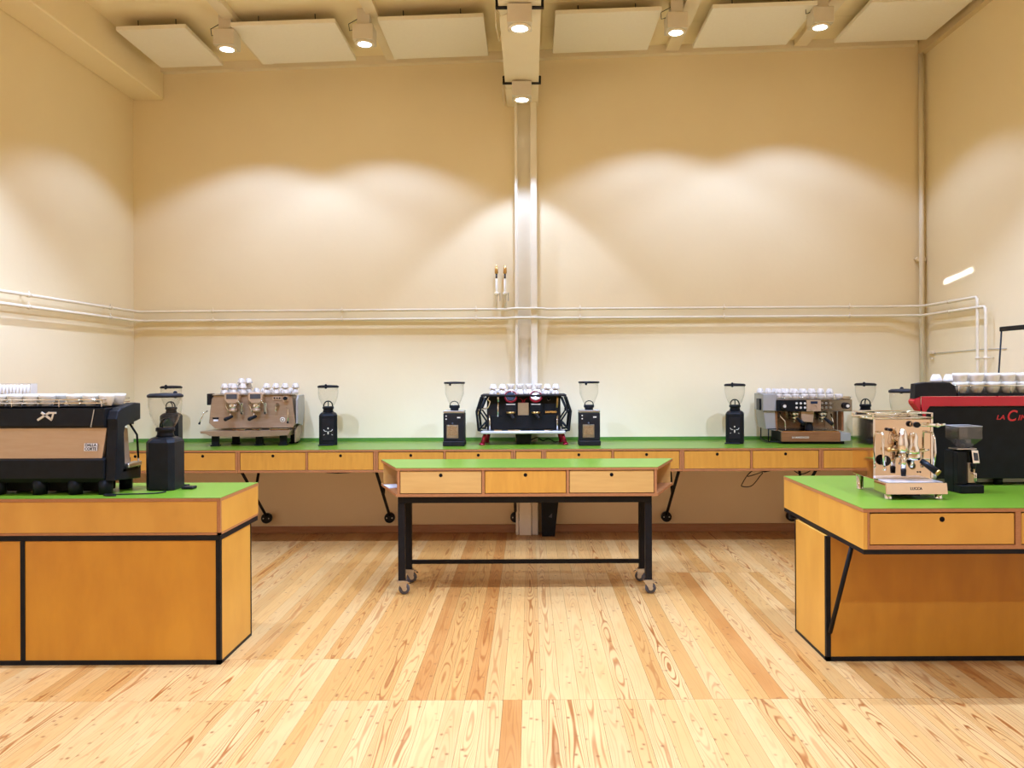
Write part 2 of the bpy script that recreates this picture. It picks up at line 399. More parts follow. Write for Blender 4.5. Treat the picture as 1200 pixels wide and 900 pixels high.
# baseboards
def base(name, b): struct(name, b, WALNUT)
BASEW = noise_tint(principled('baseboard_wood', (0.42, 0.19, 0.07), 0.5), 5, 0.1, (1, 8, 8))
struct('baseboard_back', B().box(-XW, -1.22, YW-0.018, YW, 0, 0.065, 0.003).box(-1.2, -0.14, YW-0.022, YW, 0, 0.075, 0.003).box(0.11, XW, YW-0.018, YW, 0, 0.075, 0.003), BASEW)
struct('baseboard_left', B().box(-XW, -XW+0.018, YB, YW-0.02, 0, 0.07, 0.003), BASEW)
struct('baseboard_right', B().box(XW-0.018, XW, YB, YW-0.02, 0, 0.07, 0.003), BASEW)
# steel column on the back wall
cx0 = (604.5-621)/125
colm = thing('steel_column', 'cream painted steel column rising up the middle of the back wall', 'column', (0, YW-0.001, 0))
put('left_flange', B().box(-0.135, -0.108, -0.13, 0, 0, 3.99, 0.003), STEELW, colm)
put('web', B().box(-0.108, 0.012, -0.05, 0, 0, 3.99), STEELW, colm)
put('right_flange', B().box(0.012, 0.07, -0.13, 0, 0, 3.99, 0.003), STEELW, colm)
put('foot_cover', B().box(-0.104, 0.008, -0.15, -0.052, 0, 0.64, 0.003), STEELW, colm)

# ================================================================ PIPES AND WALL FITTINGS
def pz(x, lo): # pipes climb slightly to the right
    return (2.085, 2.0)[lo]+0.003*x
yp = YW-0.05
PR = 0.0125
for lo in (0, 1):
    p = []
    z = lambda x: pz(x, lo)
    p.append((-XW+0.065, -2.5, z(-XW)))
    p.append((-XW+0.065, yp-0.06, z(-XW))); p.append((-XW+0.085, yp-0.02, z(-XW))); p.append((-XW+0.125, yp, z(-XW)))
    p.append((-0.22, yp, z(0))); p.append((-0.15, yp-0.09, z(0))); p.append((0.10, yp-0.09, z(0))); p.append((0.16, yp, z(0)))
    p += [(3.3, yp, z(3.3)), (XW-0.10, yp-0.05, z(3.5)), (XW-0.065, yp-0.14, z(3.6))]
    ye = (6.62, 6.50)[lo]
    p += [(XW-0.065, ye, z(XW)), (XW-0.065, ye-0.015, z(XW)-0.015), (XW-0.065, ye-0.02, z(XW)-0.05), (XW-0.065, ye-0.02, 0.05)]
    t = thing('wall_pipe', ['upper cream pipe running round the three walls above the counters',
                            'lower cream pipe running round the three walls above the counters'][lo], 'pipe', (0, YW, z(0)))
    o = put('pipe_run', B().tube([Vector(q)-Vector((0, YW, z(0))) for q in p], PR, 10), STEELW, t)
    pb = B()
    for xx in (-2.95, -1.75, -0.50, 0.47, 1.81, 2.98):
        q = (xx, yp-YW, z(xx)-z(0)); pb = B()
        pb.cyl((q[0]-0.01, q[1], q[2]), (q[0]+0.01, q[1], q[2]), PR+0.005, seg=10).cyl(q, (q[0], 0, q[2]), 0.006, seg=8).cyl((q[0], q[1], q[2]), (q[0], q[1], q[2]+0.035), 0.004, seg=6)
        put('pipe_clamp', pb, TRIMW, t)
    for yy in (7.05, 5.9, 4.6):
        q = (-XW+0.065, yy-YW, z(-XW)-z(0)); pb = B()
        pb.cyl((q[0], q[1]-0.01, q[2]), (q[0], q[1]+0.01, q[2]), PR+0.005, seg=10).cyl(q, (-XW, q[1], q[2]), 0.006, seg=8).cyl(q, (q[0], q[1], q[2]+0.035), 0.004, seg=6)
        put('pipe_clamp', pb, TRIMW, t)
    q = (XW-0.065, 7.05-YW, z(XW)-z(0))
    put('pipe_clamp', B().cyl((q[0], q[1]-0.01, q[2]), (q[0], q[1]+0.01, q[2]), PR+0.005, seg=10).cyl(q, (XW, q[1], q[2]), 0.006, seg=8), TRIMW, t)
    q = (XW-0.065, ye-0.02-YW, 1.60-z(0))
    put('pipe_clamp', B().cyl((q[0], q[1], q[2]-0.01), (q[0], q[1], q[2]+0.01), PR+0.006, seg=10).cyl(q, (XW, q[1], q[2]), 0.006, seg=8), TRIMW, t)
# corner riser
t = thing('corner_pipe', 'cream vertical pipe in the right rear corner of the room', 'pipe', (3.655, YW-0.045, 0.9))
put('riser', B().cyl((0, 0, 0), (0, 0, 3.55), 0.022, seg=16), STEELW, t)
put('pipe_bracket', B().box(-0.045, 0.045, 0.0, 0.044, 1.62, 1.66, 0.004).cyl((-0.05, -0.01, 1.64), (-0.05, 0.04, 1.64), 0.006), TRIMW, t)
# thin cable on the right wall
tag(put('wall_cable', B().tube([(XW-0.006, 7.5, 1.655), (XW-0.006, 7.2, 1.66), (XW-0.006, 6.7, 1.672), (XW-0.006, 6.3, 1.668)], 0.0025, 6), GREYP),
    'thin grey cable strung level along the right wall below the pipes', 'cable')
tag(put('cable_box', B().box(XW-0.03, XW, 7.42, 7.50, 1.65, 1.68, 0.004).box(XW-0.02, XW, 7.44, 7.47, 1.60, 1.62, 0.003), TRIMW),
    'small cream junction box at the end of the cable on right wall', 'box')
# two brass vent valves
for k, (px, lab) in enumerate([(582, 'left of the two brass air vent valves above the wall pipes'), (592, 'right of the two brass air vent valves above the wall pipes')]):
    X = (px-621)/126.5
    t = thing('air_vent_valve', lab, 'valve', (X, yp, 2.1), 0, 'brass valves beside the column')
    put('brass_cap', B().lathe([(0.0, 0.40), (0.008, 0.395), (0.008, 0.38), (0.016, 0.375), (0.017, 0.325), (0.010, 0.315), (0.0, 0.315)], seg=14), BRASS, t)
    put('neck', B().cyl((0, 0, 0.27), (0, 0, 0.316), 0.009), GREYW, t)
    put('riser', B().cyl((0, 0, -0.02), (0, 0, 0.272), 0.011), STEELW, t)
    put('valve_body', B().sphere((0, 0, 0.13), 0.022).cyl((0, 0, 0.13), (0.035, -0.01, 0.13), 0.008), STEELW, t)
    put('lever', B().box(0.028, 0.036, -0.02, -0.01, 0.06, 0.14, 0.003), STEEL, t)

# ================================================================ CEILING SAILS
sp = [(-3.31, -2.75, 'narrow cream acoustic panel hung beside the boxed beam on left'),
      (-2.39, -1.55, 'square acoustic panel, second from left under the ceiling'),
      (-1.21, -0.36, 'square acoustic panel hung just left of the ceiling girder'),
      (0.215, 1.07, 'square acoustic panel hung just right of the ceiling girder'),
      (1.477, 2.32, 'square acoustic panel, second from right under the ceiling'),
      (2.75, 3.58, 'cream acoustic panel hung against the right wall batten')]
for xa, xb, lab in sp:
    xm = (xa+xb)/2; hw = (xb-xa)/2
    t = thing('ceiling_panel', lab, 'acoustic panel', (xm, 6.90, zc(xm)-0.13), 0, 'acoustic panels under the ceiling')
    t.rotation_euler = (0, -math.atan(0.033), 0)
    put('board', B().box(-hw, hw, -0.40, 0.40, 0, 0.035, 0.003), SAIL, t)
    for sx in (-1, 1):
        for yy in (-0.28, 0.36):
            put('hanger', B().cyl((sx*hw*0.55, yy, 0.035), (sx*hw*0.55, yy, 0.128), 0.004, seg=6), BLKM, t)

# ================================================================ DOWNLIGHTS
def spot(parent, zl, deg=117, k=1.0, name='lamp_light'):
    ld = bpy.data.lights.new(name, 'SPOT'); ld.energy = LAMP_W*k; ld.color = LAMP_COL
    ld.spot_size = math.radians(deg); ld.spot_blend = 0.30; ld.shadow_soft_size = 0.045
    o = bpy.data.objects.new(name, ld); COL.objects.link(o); o.parent = parent; o.location = (0, 0, zl)
    return o
def downlight(x, y, z, lab, beam=False):
    t = thing('downlight', lab, 'ceiling lamp', (x, y, z), 0, 'box downlights on the girder' if beam else 'box downlights between the ceiling panels')
    put('housing', B().box(-0.083, 0.083, -0.083, 0.083, 0.012, 0.14, 0.004), FIXT, t)
    put('rim', B().lathe([(0.055, 0.0), (0.072, -0.004), (0.078, 0.006), (0.074, 0.014), (0.055, 0.014)], seg=24), STEELW, t)
    put('lens', B().lathe([(0.0, 0.002), (0.056, 0.002), (0.056, 0.008), (0.0, 0.008)], seg=20), LENS, t)
    if beam:
        put('clamp_bar', B().box(-0.165, 0.165, -0.018, 0.018, 0.1405, 0.149), BLKM, t)
        for s in (-1, 1):
            put('clamp_hook', B().cyl((s*0.155, 0, 0.149), (s*0.155, 0, 0.20), 0.010, seg=8).sphere((s*0.155, 0, 0.2), 0.012, 8), BLKM, t)
        put('cable', B().tube([(-0.083, 0.03, 0.12), (-0.13, 0.03, 0.10), (-0.17, 0.05, 0.17), (-0.17, 0.2, 0.10), (-0.16, 0.5, 0.12), (-0.15, 0.6, 0.25)], 0.0035, 6), TRIMW, t)
    else:
        top = zc(x)-z
        put('mount', B().box(-0.05, 0.05, -0.05, 0.05, 0.14, top-0.001), FIXT, t)
        put('cable', B().tube([(-0.083, 0.0, 0.125), (-0.12, -0.01, 0.11), (-0.125, -0.02, 0.16), (-0.06, -0.03, 0.19), (-0.03, -0.04, 0.21)], 0.0035, 6), BLKM, t)
    spot(t, -0.012, 88 if beam else 117, 0.30 if y > 6 else ((1.35 if y > 3 else (0.46 if y > 0 else 1.1))*(0.6 if beam else 1.0)))
    return t
DX = [-2.455, -1.335, 1.20, 2.375]
names_ = ['leftmost lit downlight in the row near the back wall', 'second lit downlight from left in the row near back wall',
          'lit downlight right of the girder, third in the row near back wall', 'rightmost lit downlight in the row near the back wall']
for r_, yy in enumerate((6.60, 4.3, 1.9, -0.6)):
    for k, x in enumerate(DX):
        if yy > 6: lab = names_[k]
        else: lab = 'ceiling downlight in the %s row ahead of the back row, number %s from left' % (['', 'first', 'second', 'third'][r_], ['one', 'two', 'three', 'four'][k])
        downlight(x, yy, zc(x)-0.275, lab)
for k, yy in enumerate((6.98, 5.53, 4.0, 2.4, 0.8)):
    downlight(gx, yy, 3.841, ['lit downlight clamped under the girder nearest the back wall', 'lit downlight clamped under the girder, second from back wall',
              'girder downlight third from the back wall', 'girder downlight fourth from the back wall', 'girder downlight fifth from the back wall'][k], True)
# narrow streak of light on the right wall, thrown by an unseen lamp added to stand in for a reflection
sd = bpy.data.lights.new('streak_light', 'AREA'); sd.shape = 'RECTANGLE'; sd.size = 0.40; sd.size_y = 0.02; sd.energy = 0.22
sd.spread = math.radians(0.4); sd.color = (0.55, 0.70, 1)
P0, P1 = Vector((-3.60, 3.0, 2.70)), Vector((XW, 7.02, 2.315))
sl_ = thing('streak_helper', 'added unseen black lamp left of the camera, casting the right wall streak', 'helper lamp', P0)
sl_.rotation_mode = 'QUATERNION'
zax = (P0-P1).normalized(); xax = (Vector((0, 0, 1)).cross(zax)).normalized()
xax = (Matrix.Rotation(math.radians(6), 3, zax) @ xax).normalized(); yax = zax.cross(xax)
sl_.rotation_quaternion = Matrix((xax, yax, zax)).transposed().to_quaternion()
put('housing', B().box(-0.22, 0.22, -0.02, 0.02, 0.004, 0.04, 0.002), BLKM, sl_)
so = bpy.data.objects.new('streak_light', sd); COL.objects.link(so); so.parent = sl_

# ================================================================ FURNITURE
def drawer(parent, x0, x1, z0, z1, yf, m, depth=0.35, hole=True):
    d = put('drawer', B().box(x0, x1, yf, yf+0.018, z0, z1, 0.0015).box(x0+0.01, x1-0.01, yf+0.018, yf+depth, z0+0.01, z1-0.03), m, parent)
    if hole:
        put('finger_hole', B().cyl(((x0+x1)/2, yf-0.0008, z1-0.027), ((x0+x1)/2, yf+0.003, z1-0.027), 0.0125, seg=16), DARK, d)
    return d
# ---- worktop along the back wall
YF = 6.757
S = 140.6
def bx(px): return (px-621)/S
wt = thing('back_worktop', 'long green worktop running along the whole back wall', 'worktop', (0, YW, H))
put('board', B().box(-XW+0.002, XW-0.002, YF-YW, -0.002, -0.019, -0.003), EDGE, wt)
put('green_surface', B().box(-XW+0.002, XW-0.002, YF-YW, -0.002, -0.003, 0, 0.0008), GREEN, wt)
struct('trim_9', B().box(-XW+0.002, XW-0.002, YW-0.02, YW-0.002, H+0.0005, H+0.030), GREEN_D)
units = [(116.6, 278, 2, 'drawer unit under back worktop, behind the left grinder'),
         (278, 439.8, 2, 'two-drawer unit under the bronze espresso machine'),
         (439.8, 601.2, 2, 'two-drawer unit under the back worktop, left of the column'),
         (601.2, 636.8, 1, 'narrow blank unit below the column in the back counter'),
         (636.8, 798.7, 2, 'two-drawer unit under the back worktop, right of the column'),
         (798.7, 962, 2, 'two-drawer unit below the steel and walnut espresso machine'),
         (962, 1124, 2, 'drawer unit under the right end of the back worktop')]
zb, zt = 0.668, H-0.0195
for px0, px1, n, lab in units:
    x0, x1 = bx(px0), bx(px1); xm = (x0+x1)/2
    t = thing('drawer_unit', lab, 'drawer unit', (xm, YF, zb), 0, 'drawer units under the back worktop')
    a, b_ = x0-xm+0.0008, x1-xm-0.0008
    th = 0.018; h = zt-zb
    cm = EDGE
    put('side_panel', B().box(a, a+th, 0.0, 0.72, 0, h, 0.001), cm, t)
    put('side_panel', B().box(b_-th, b_, 0.0, 0.72, 0, h, 0.001), cm, t)
    put('bottom_panel', B().box(a+th, b_-th, 0, 0.72, 0, th, 0.001), cm, t)
    if n == 2: put('divider', B().box(-0.008, 0.008, 0.0, 0.6, th, h, 0.001), cm, t)
    edges = [(a+th, -0.008), (0.008, b_-th)] if n == 2 else [(a+th, b_-th)]
    for (p, q) in edges:
        drawer(t, p+0.003, q-0.003, th+0.003, h-0.005, 0.004, PLY_H if random.random() < 0.7 else PLY_S, hole=(n == 2))
tag(put('filler_panel', B().box(-XW+0.003, bx(116.6)-0.001, YF, YF+0.5, zb, zt), PLY_H), 'blank plywood filler at left end of the back counter', 'panel')
tag(put('filler_panel', B().box(bx(1124)+0.001, XW-0.003, YF, YF+0.5, zb, zt), PLY_H), 'blank plywood filler at right end of the back counter', 'panel')
# ---- folding supports under the back counter
sup = None
for X, lab in [(-2.455, 'leftmost black folding support with round disc under back counter'), (-1.31, 'black folding support behind the left end of rolling table'),
               (-0.14, 'black folding support with disc just left of the column'), (1.264, 'black folding support behind the right end of rolling table'),
               (2.43, 'black folding support partly hidden behind the right island')]:
    if sup is None:
        sup = thing('folding_support', lab, 'counter support', (X, YW, 0), 0, 'folding supports under the back counter')
        put('strut', B().cyl((0, -0.05, 0.16), (0, -0.70, 0.655), 0.013, seg=10), BLKST, sup)
        put('stay', B().cyl((0, -0.25, 0.655), (0, -0.375, 0.41), 0.012, seg=10), BLKST, sup)
        put('mount_plate', B().box(-0.02, 0.02, -0.76, -0.2, 0.655, 0.6675), BLKST, sup)
        d = put('disc', B().cyl((0, -0.075, 0.15), (0, -0.03, 0.15), 0.047, seg=24).cyl((0, -0.03, 0.15), (0, -0.001, 0.15), 0.02), BLK, sup)
        for s in (-1, 1): put('screw', B().cyl((s*0.025, -0.079, 0.15), (s*0.025, -0.075, 0.15), 0.006, seg=8), STEEL, d)
    else: dup(sup, (X, YW, 0), label=lab)
# black bin beside the column
t = thing('waste_bin', 'black tapered bin on the floor right of the column foot', 'bin', (0.165, YW-0.12, 0))
put('shell', B().hexa([(-0.06, -0.09, 0.0), (0.055, -0.09, 0.0), (0.055, 0.09, 0.0), (-0.06, 0.09, 0.0)], [(-0.065, -0.1, 0.50), (0.11, -0.1, 0.50), (0.11, 0.1, 0.50), (-0.065, 0.1, 0.50)]), BLK, t)
put('rim', B().box(-0.07, 0.115, -0.105, 0.105, 0.50, 0.52, 0.004), BLK, t)
put('catch', B().hexa([(0.0, -0.10, 0.18), (0.03, -0.10, 0.17), (0.03, -0.09, 0.17), (0.0, -0.09, 0.18)], [(0.03, -0.105, 0.21), (0.032, -0.105, 0.21), (0.032, -0.09, 0.21), (0.03, -0.09, 0.21)]), GREYW, t)
# cables below counter
def loopc(name, pts, r, lab):
    t = put(name, B().tube(pts, r, 6), BLK); return tag(t, lab, 'cable')
def smooth(pts, n=6):
    P = [Vector(p) for p in pts]; out = []
    for i in range(len(P)-1):
        p0, p1, p2, p3 = P[max(i-1, 0)], P[i], P[i+1], P[min(i+2, len(P)-1)]
        for k in range(n):
            u = k/n
            out.append(0.5*((2*p1)+(-p0+p2)*u+(2*p0-5*p1+4*p2-p3)*u*u+(-p0+3*p1-3*p2+p3)*u**3))
    out.append(P[-1]); return out
c0 = 1.95; yc = 7.0
loopc('cable', smooth([(c0+0.02, yc, 0.667), (c0-0.06, yc, 0.62), (c0-0.12, yc, 0.53), (c0-0.12, yc, 0.505), (c0-0.04, yc, 0.51), (c0+0.03, yc, 0.59), (c0+0.05, yc, 0.625), (c0-0.07, yc+0.01, 0.59), (c0-0.04, yc+0.01, 0.63), (c0+0.02, yc+0.01, 0.667)]), 0.004, 'thin black cable loop hanging below the back counter near right island')
tag(put('cable_tray', B().prism([(-0.09, 0), (0.12, 0), (0.05, -0.035), (0.0, -0.045), (-0.06, -0.03)], -0.03, 0.03, 'y', 0.003), BLK, None, (c0+0.08, yc+0.05, 0.6675)), 'black cable bundle holder fixed under the counter by looped cable', 'cable holder')
tag(put('cable_tray', B().prism([(-0.16, 0), (0.16, 0), (0.09, -0.012), (0.0, -0.016), (-0.09, -0.012)], -0.03, 0.03, 'y', 0.002), BLK, None, (-1.62, 6.85, 0.6675)), 'flat black cable holder under the counter below slim black grinder', 'cable holder')
loopc('cable', smooth([(2.26, 7.0, 0.667), (2.29, 7.0, 0.63), (2.35, 7.0, 0.61), (2.42, 7.0, 0.64), (2.44, 7.0, 0.667)]), 0.005, 'black cable sagging between the legs of the rightmost counter support')

# ---- rolling table in the middle
YT0, YT1 = 5.44, 5.98
t = thing('rolling_table', 'green topped plywood table with three drawers on a black steel frame with castors', 'table', (0, YT0, 0))
D = YT1-YT0
def trap(z0, z1, o=0.0):
    return B().hexa([(-0.90-o, 0-o, z0), (0.855+o, 0-o, z0), (1.05+o, D+o, z0), (-1.10-o, D+o, z0)], [(-0.90-o, 0-o, z1), (0.855+o, 0-o, z1), (1.05+o, D+o, z1), (-1.10-o, D+o, z1)])
put('green_surface', trap(H-0.003, H), GREEN, t)
put('top_board', trap(H-0.019, H-0.003), EDGE, t)
put('bottom_board', trap(0.665, 0.683), EDGE, t)
put('back_panel', B().box(-1.08, 1.03, D-0.02, D-0.004, 0.683, H-0.019), PLY_L, t)
for x in (-0.895, -0.326, 0.242, 0.832):
    put('divider', B().box(x, x+0.018, 0.002, D-0.021, 0.683, H-0.019, 0.001), EDGE, t)
for (p, q, m) in [(-0.877, -0.326, PLY_L), (-0.308, 0.242, PLY_H), (0.260, 0.832, PLY_L)]:
    drawer(t, p+0.004, q-0.004, 0.688, H-0.024, 0.004, m, 0.4)
fr = BLKST
put('frame_rail', B().box(-0.893, 0.818, 0.02, 0.065, 0.62, 0.6645, 0.002), fr, t)
put('frame_rail', B().box(-0.893, 0.818, 0.33, 0.375, 0.62, 0.6645, 0.002), fr, t)
for x in (-0.893, 0.773): put('cross_rail', B().box(x, x+0.045, 0.065, 0.33, 0.62, 0.6645), fr, t)
put('stretcher', B().box(-0.868, 0.79, 0.335, 0.362, 0.135, 0.162, 0.002), fr, t)
for x in (-0.893, 0.773):
    for k, y in enumerate((0.02, 0.33)):
        put('leg', B().box(x, x+0.045, y, y+0.045, 0.098, 0.62, 0.002), fr, t)
        put('base_plate', B().box(x-0.006, x+0.051, y-0.006, y+0.051, 0.094, 0.098), STEEL, t)
def castor(x, y, rz):
    c = thing('c', '', '', (x, y, 0), rz)
    f = B()
    for s in (-1, 1):
        f.prism([(-0.035, 0.09), (0.03, 0.09), (0.024, 0.03), (0.005, 0.03)], s*0.019-0.0015, s*0.019+0.0015, 'y')
    f.box(-0.035, 0.035, -0.022, 0.022, 0.088, 0.093)
    f.box(0.028, 0.05, -0.015, 0.015, 0.078, 0.083)
    o = put('castor', f, STEEL, t, (x, y, 0)); o.rotation_euler = (0, 0, rz)
    wl = put('wheel', B().lathe([(0.0, 0.013), (0.030, 0.013), (0.0365, 0.010), (0.0375, 0.0), (0.0365, -0.010), (0.030, -0.013), (0.0, -0.013)], (0.014, 0, 0.0385), 24, 'y'), GREYW, o)
    put('hub', B().cyl((0.014, -0.0175, 0.0385), (0.014, 0.0175, 0.0385), 0.016, seg=14), STEEL, o)
    put('brake_lever', B().box(0.03, 0.062, -0.012, 0.012, 0.083, 0.087).rot(0.5, 'Y', (0.03, 0, 0.085)), BLKM, o)
    bpy.data.objects.remove(c)
castor(-0.870, 0.043, 0.3); castor(-0.865, 0.353, 0.15); castor(0.795, 0.043, 0.05); castor(0.795, 0.353, 2.6)
tag(put('paper_sheet', B().box(-0.05, 0.05, -0.09, 0.09, 0, 0.004).rot(0.4, 'Z').rot(0.0, 'X'), PAPER, None, (-0.985, YT0+0.38, 0.6835)), 'white folded paper in the open left end shelf of rolling table', 'paper')

# ---- islands
def island_base(t, x0, x1, y0, y1, ztop, flip, dividers, pm):
    """plywood panels in a black angle frame; x0 < x1"""
    e = 0.024
    put('plinth', B().box(x0+0.02, x1-0.02, y0+0.02, y1-0.02, 0.0, 0.03), BLKM, t)
    xs = [x0]+dividers+[x1]
    for a, b_ in zip(xs, xs[1:]):
        pa = a+(e if a == x0 else e/2); pb_ = b_-(e if b_ == x1 else e/2)
        put('front_panel', B().box(pa, pb_, y0+0.004, y0+0.02, e, ztop-0.002), pm, t)
        put('back_panel', B().box(pa, pb_, y1-0.02, y1-0.004, e, ztop-0.002), pm, t)
    xe = x1 if flip else x0
    sgn = -1 if flip else 1
    put('end_panel', B().box(xe+sgn*0.004, xe+sgn*0.02, y0+e, y1-0.008, 0.012, ztop-0.002), PLY_S, t)
    for a in dividers: put('frame_post', B().box(a-e/2, a+e/2, y0, y0+0.02, e, ztop), BLKST, t)
    put('frame_post', B().box(min(xe, xe+sgn*e), max(xe, xe+sgn*e), y0, y0+e, 0, ztop, 0.001), BLKST, t)
    put('frame_post', B().box(min(xe, xe+sgn*0.008), max(xe, xe+sgn*0.008), y1-0.008, y1, 0, ztop), BLKST, t)
    put('frame_rail', B().box(x0, x1, y0, y0+e, 0, e, 0.001), BLKST, t)
    put('frame_rail', B().box(min(xe, xe+sgn*0.02), max(xe, xe+sgn*0.02), y0+e, y1-0.008, 0, 0.014), BLKST, t)
# left island
Lx1 = -1.595; Lx0 = -3.60
t = thing('left_island', 'plywood island with green top carrying the black espresso machine', 'counter', (0, 0, 0))
t.name = 'service_island'
y0, y1 = 4.17, 4.75
zbx = 0.668
put('green_surface', B().box(Lx0, Lx1, y0, y1, H-0.003, H, 0.0006), GREEN, t)
put('top_board', B().box(Lx0, Lx1, y0, y1, H-0.019, H-0.003), EDGE, t)
put('box_end_edge', B().box(Lx1-0.018, Lx1-0.001, y0, y0+0.018, zbx, H-0.019), EDGE, t)
put('box_bottom', B().box(Lx0, Lx1-0.001, y0, y1, zbx, zbx+0.012), EDGE, t)
put('box_front_panel', B().box(Lx0, Lx1-0.020, y0+0.003, y0+0.018, zbx+0.013, H-0.020), PLY_S, t)
put('box_end_panel', B().box(Lx1-0.018, Lx1-0.001, y0+0.019, y1, zbx+0.012, H-0.019), PLY_S, t)
put('steel_rim', B().box(Lx0, Lx1-0.002, y0+0.002, y1-0.002, 0.640, zbx-0.0005, 0.001), BLKST, t)
island_base(t, Lx0, Lx1-0.003, y0+0.003, 4.64, 0.640, True, [(24.5-621)/228], PLY_D)
# right island, two modules deep with overhanging drawers
Rx0 = 1.535; Rx1 = 3.60
t = thing('service_island', 'plywood island with drawers and green top carrying the chrome machines', 'counter', (0, 0, 0))
y0, y1 = 3.77, 4.95; ym = 4.36
put('green_surface', B().box(Rx0+0.012, Rx1, y0, y1, H-0.003, H, 0.0006), GREEN, t)
put('top_board', B().box(Rx0+0.012, Rx1, y0, y1, H-0.019, H-0.003), EDGE, t)
for ya, yb_ in ((y0, ym-0.001), (ym+0.001, y1)):
    put('box_end_panel', B().box(Rx0+0.014, Rx0+0.032, ya+(0.0 if ya > y0 else 0.001), yb_, zbx, H-0.020), PLY_S, t)
put('box_bottom', B().box(Rx0+0.032, Rx1, y0, y1, zbx, zbx+0.018), EDGE, t)
put('box_back_panel', B().box(Rx0+0.032, Rx1, y1-0.018, y1, zbx+0.018, H-0.020), PLY_S, t)
sr = 950/y0
ex = [1010, 1193, 1376]
put('frame_edge', B().box(Rx0+0.0325, Rx0+0.042, y0, y0+0.3, zbx+0.018, H-0.020), EDGE, t)
put('divider', B().box((1189.5-621)/sr, (1196-621)/sr, y0, y0+0.5, zbx+0.018, H-0.020), EDGE, t)
drawer(t, Rx0+0.045, (1189-621)/sr-0.002, zbx+0.022, H-0.026, y0+0.004, PLY_S, 0.4)
drawer(t, (1196.5-621)/sr+0.002, Rx1-0.1, zbx+0.022, H-0.026, y0+0.004, PLY_S, 0.4)
put('steel_rim', B().box(Rx0+0.014, Rx1, y0+0.002, y1-0.002, 0.645, zbx-0.0005, 0.001), BLKST, t)
island_base(t, Rx0-0.01, Rx1, 4.185, 4.68, 0.645, False, [], PLY_D)
put('diagonal_strut', B().cyl((Rx0+0.004, 4.17, 0.155), (Rx0+0.03, 3.95, 0.645), 0.011, seg=10), BLKST, t)
put('corner_bumper', B().cyl((Rx0+0.03, 4.90, 0.625), (Rx0+0.07, 4.90, 0.625), 0.02, seg=14), BLK, t)

# ================================================================ CUPS
def cup_mesh(r, h, m, handle=True, name='cup'):
    b = B()
    b.lathe([(0, 0.0), (r*0.55, 0.0), (r*0.62, 0.004), (r*0.82, h*0.35), (r*0.96, h*0.75), (r, h), (r*0.93, h), (r*0.88, h*0.72), (r*0.72, h*0.32), (r*0.4, 0.010), (0, 0.009)], seg=18)
    if handle:
        b.tube([(r*0.90, 0, h*0.82), (r*1.25, 0, h*0.80), (r*1.38, 0, h*0.58), (r*1.2, 0, h*0.35), (r*0.84, 0, h*0.28)], r*0.09, 6)
    me = bpy.data.meshes.new(name); b.bm.to_mesh(me); b.bm.free(); me.materials.append(m); return me
CUP_S = cup_mesh(0.034, 0.045, PORC, True, 'espresso_cup')
CUP_B = cup_mesh(0.041, 0.062, CREAM, True, 'coffee_cup')
CUP_C = cup_mesh(0.041, 0.064, PORC, True, 'coffee_cup')
ORD = ['first', 'second', 'third', 'fourth', 'fifth', 'sixth', 'seventh', 'eighth', 'ninth', 'tenth', 'eleventh', 'twelfth']
def cup(me, loc, lab, group, inv=False, rz=0.0, h=0.045):
    o = bpy.data.objects.new(me.name, me); COL.objects.link(o)
    o.location = loc if not inv else (loc[0], loc[1], loc[2]+h)
    o.rotation_euler = (PI if inv else 0, 0, rz)
    return tag(o, lab, 'cup', group)
def W(root, p):   # local point of an unparented thing to world
    return root.matrix_basis @ Vector(p)

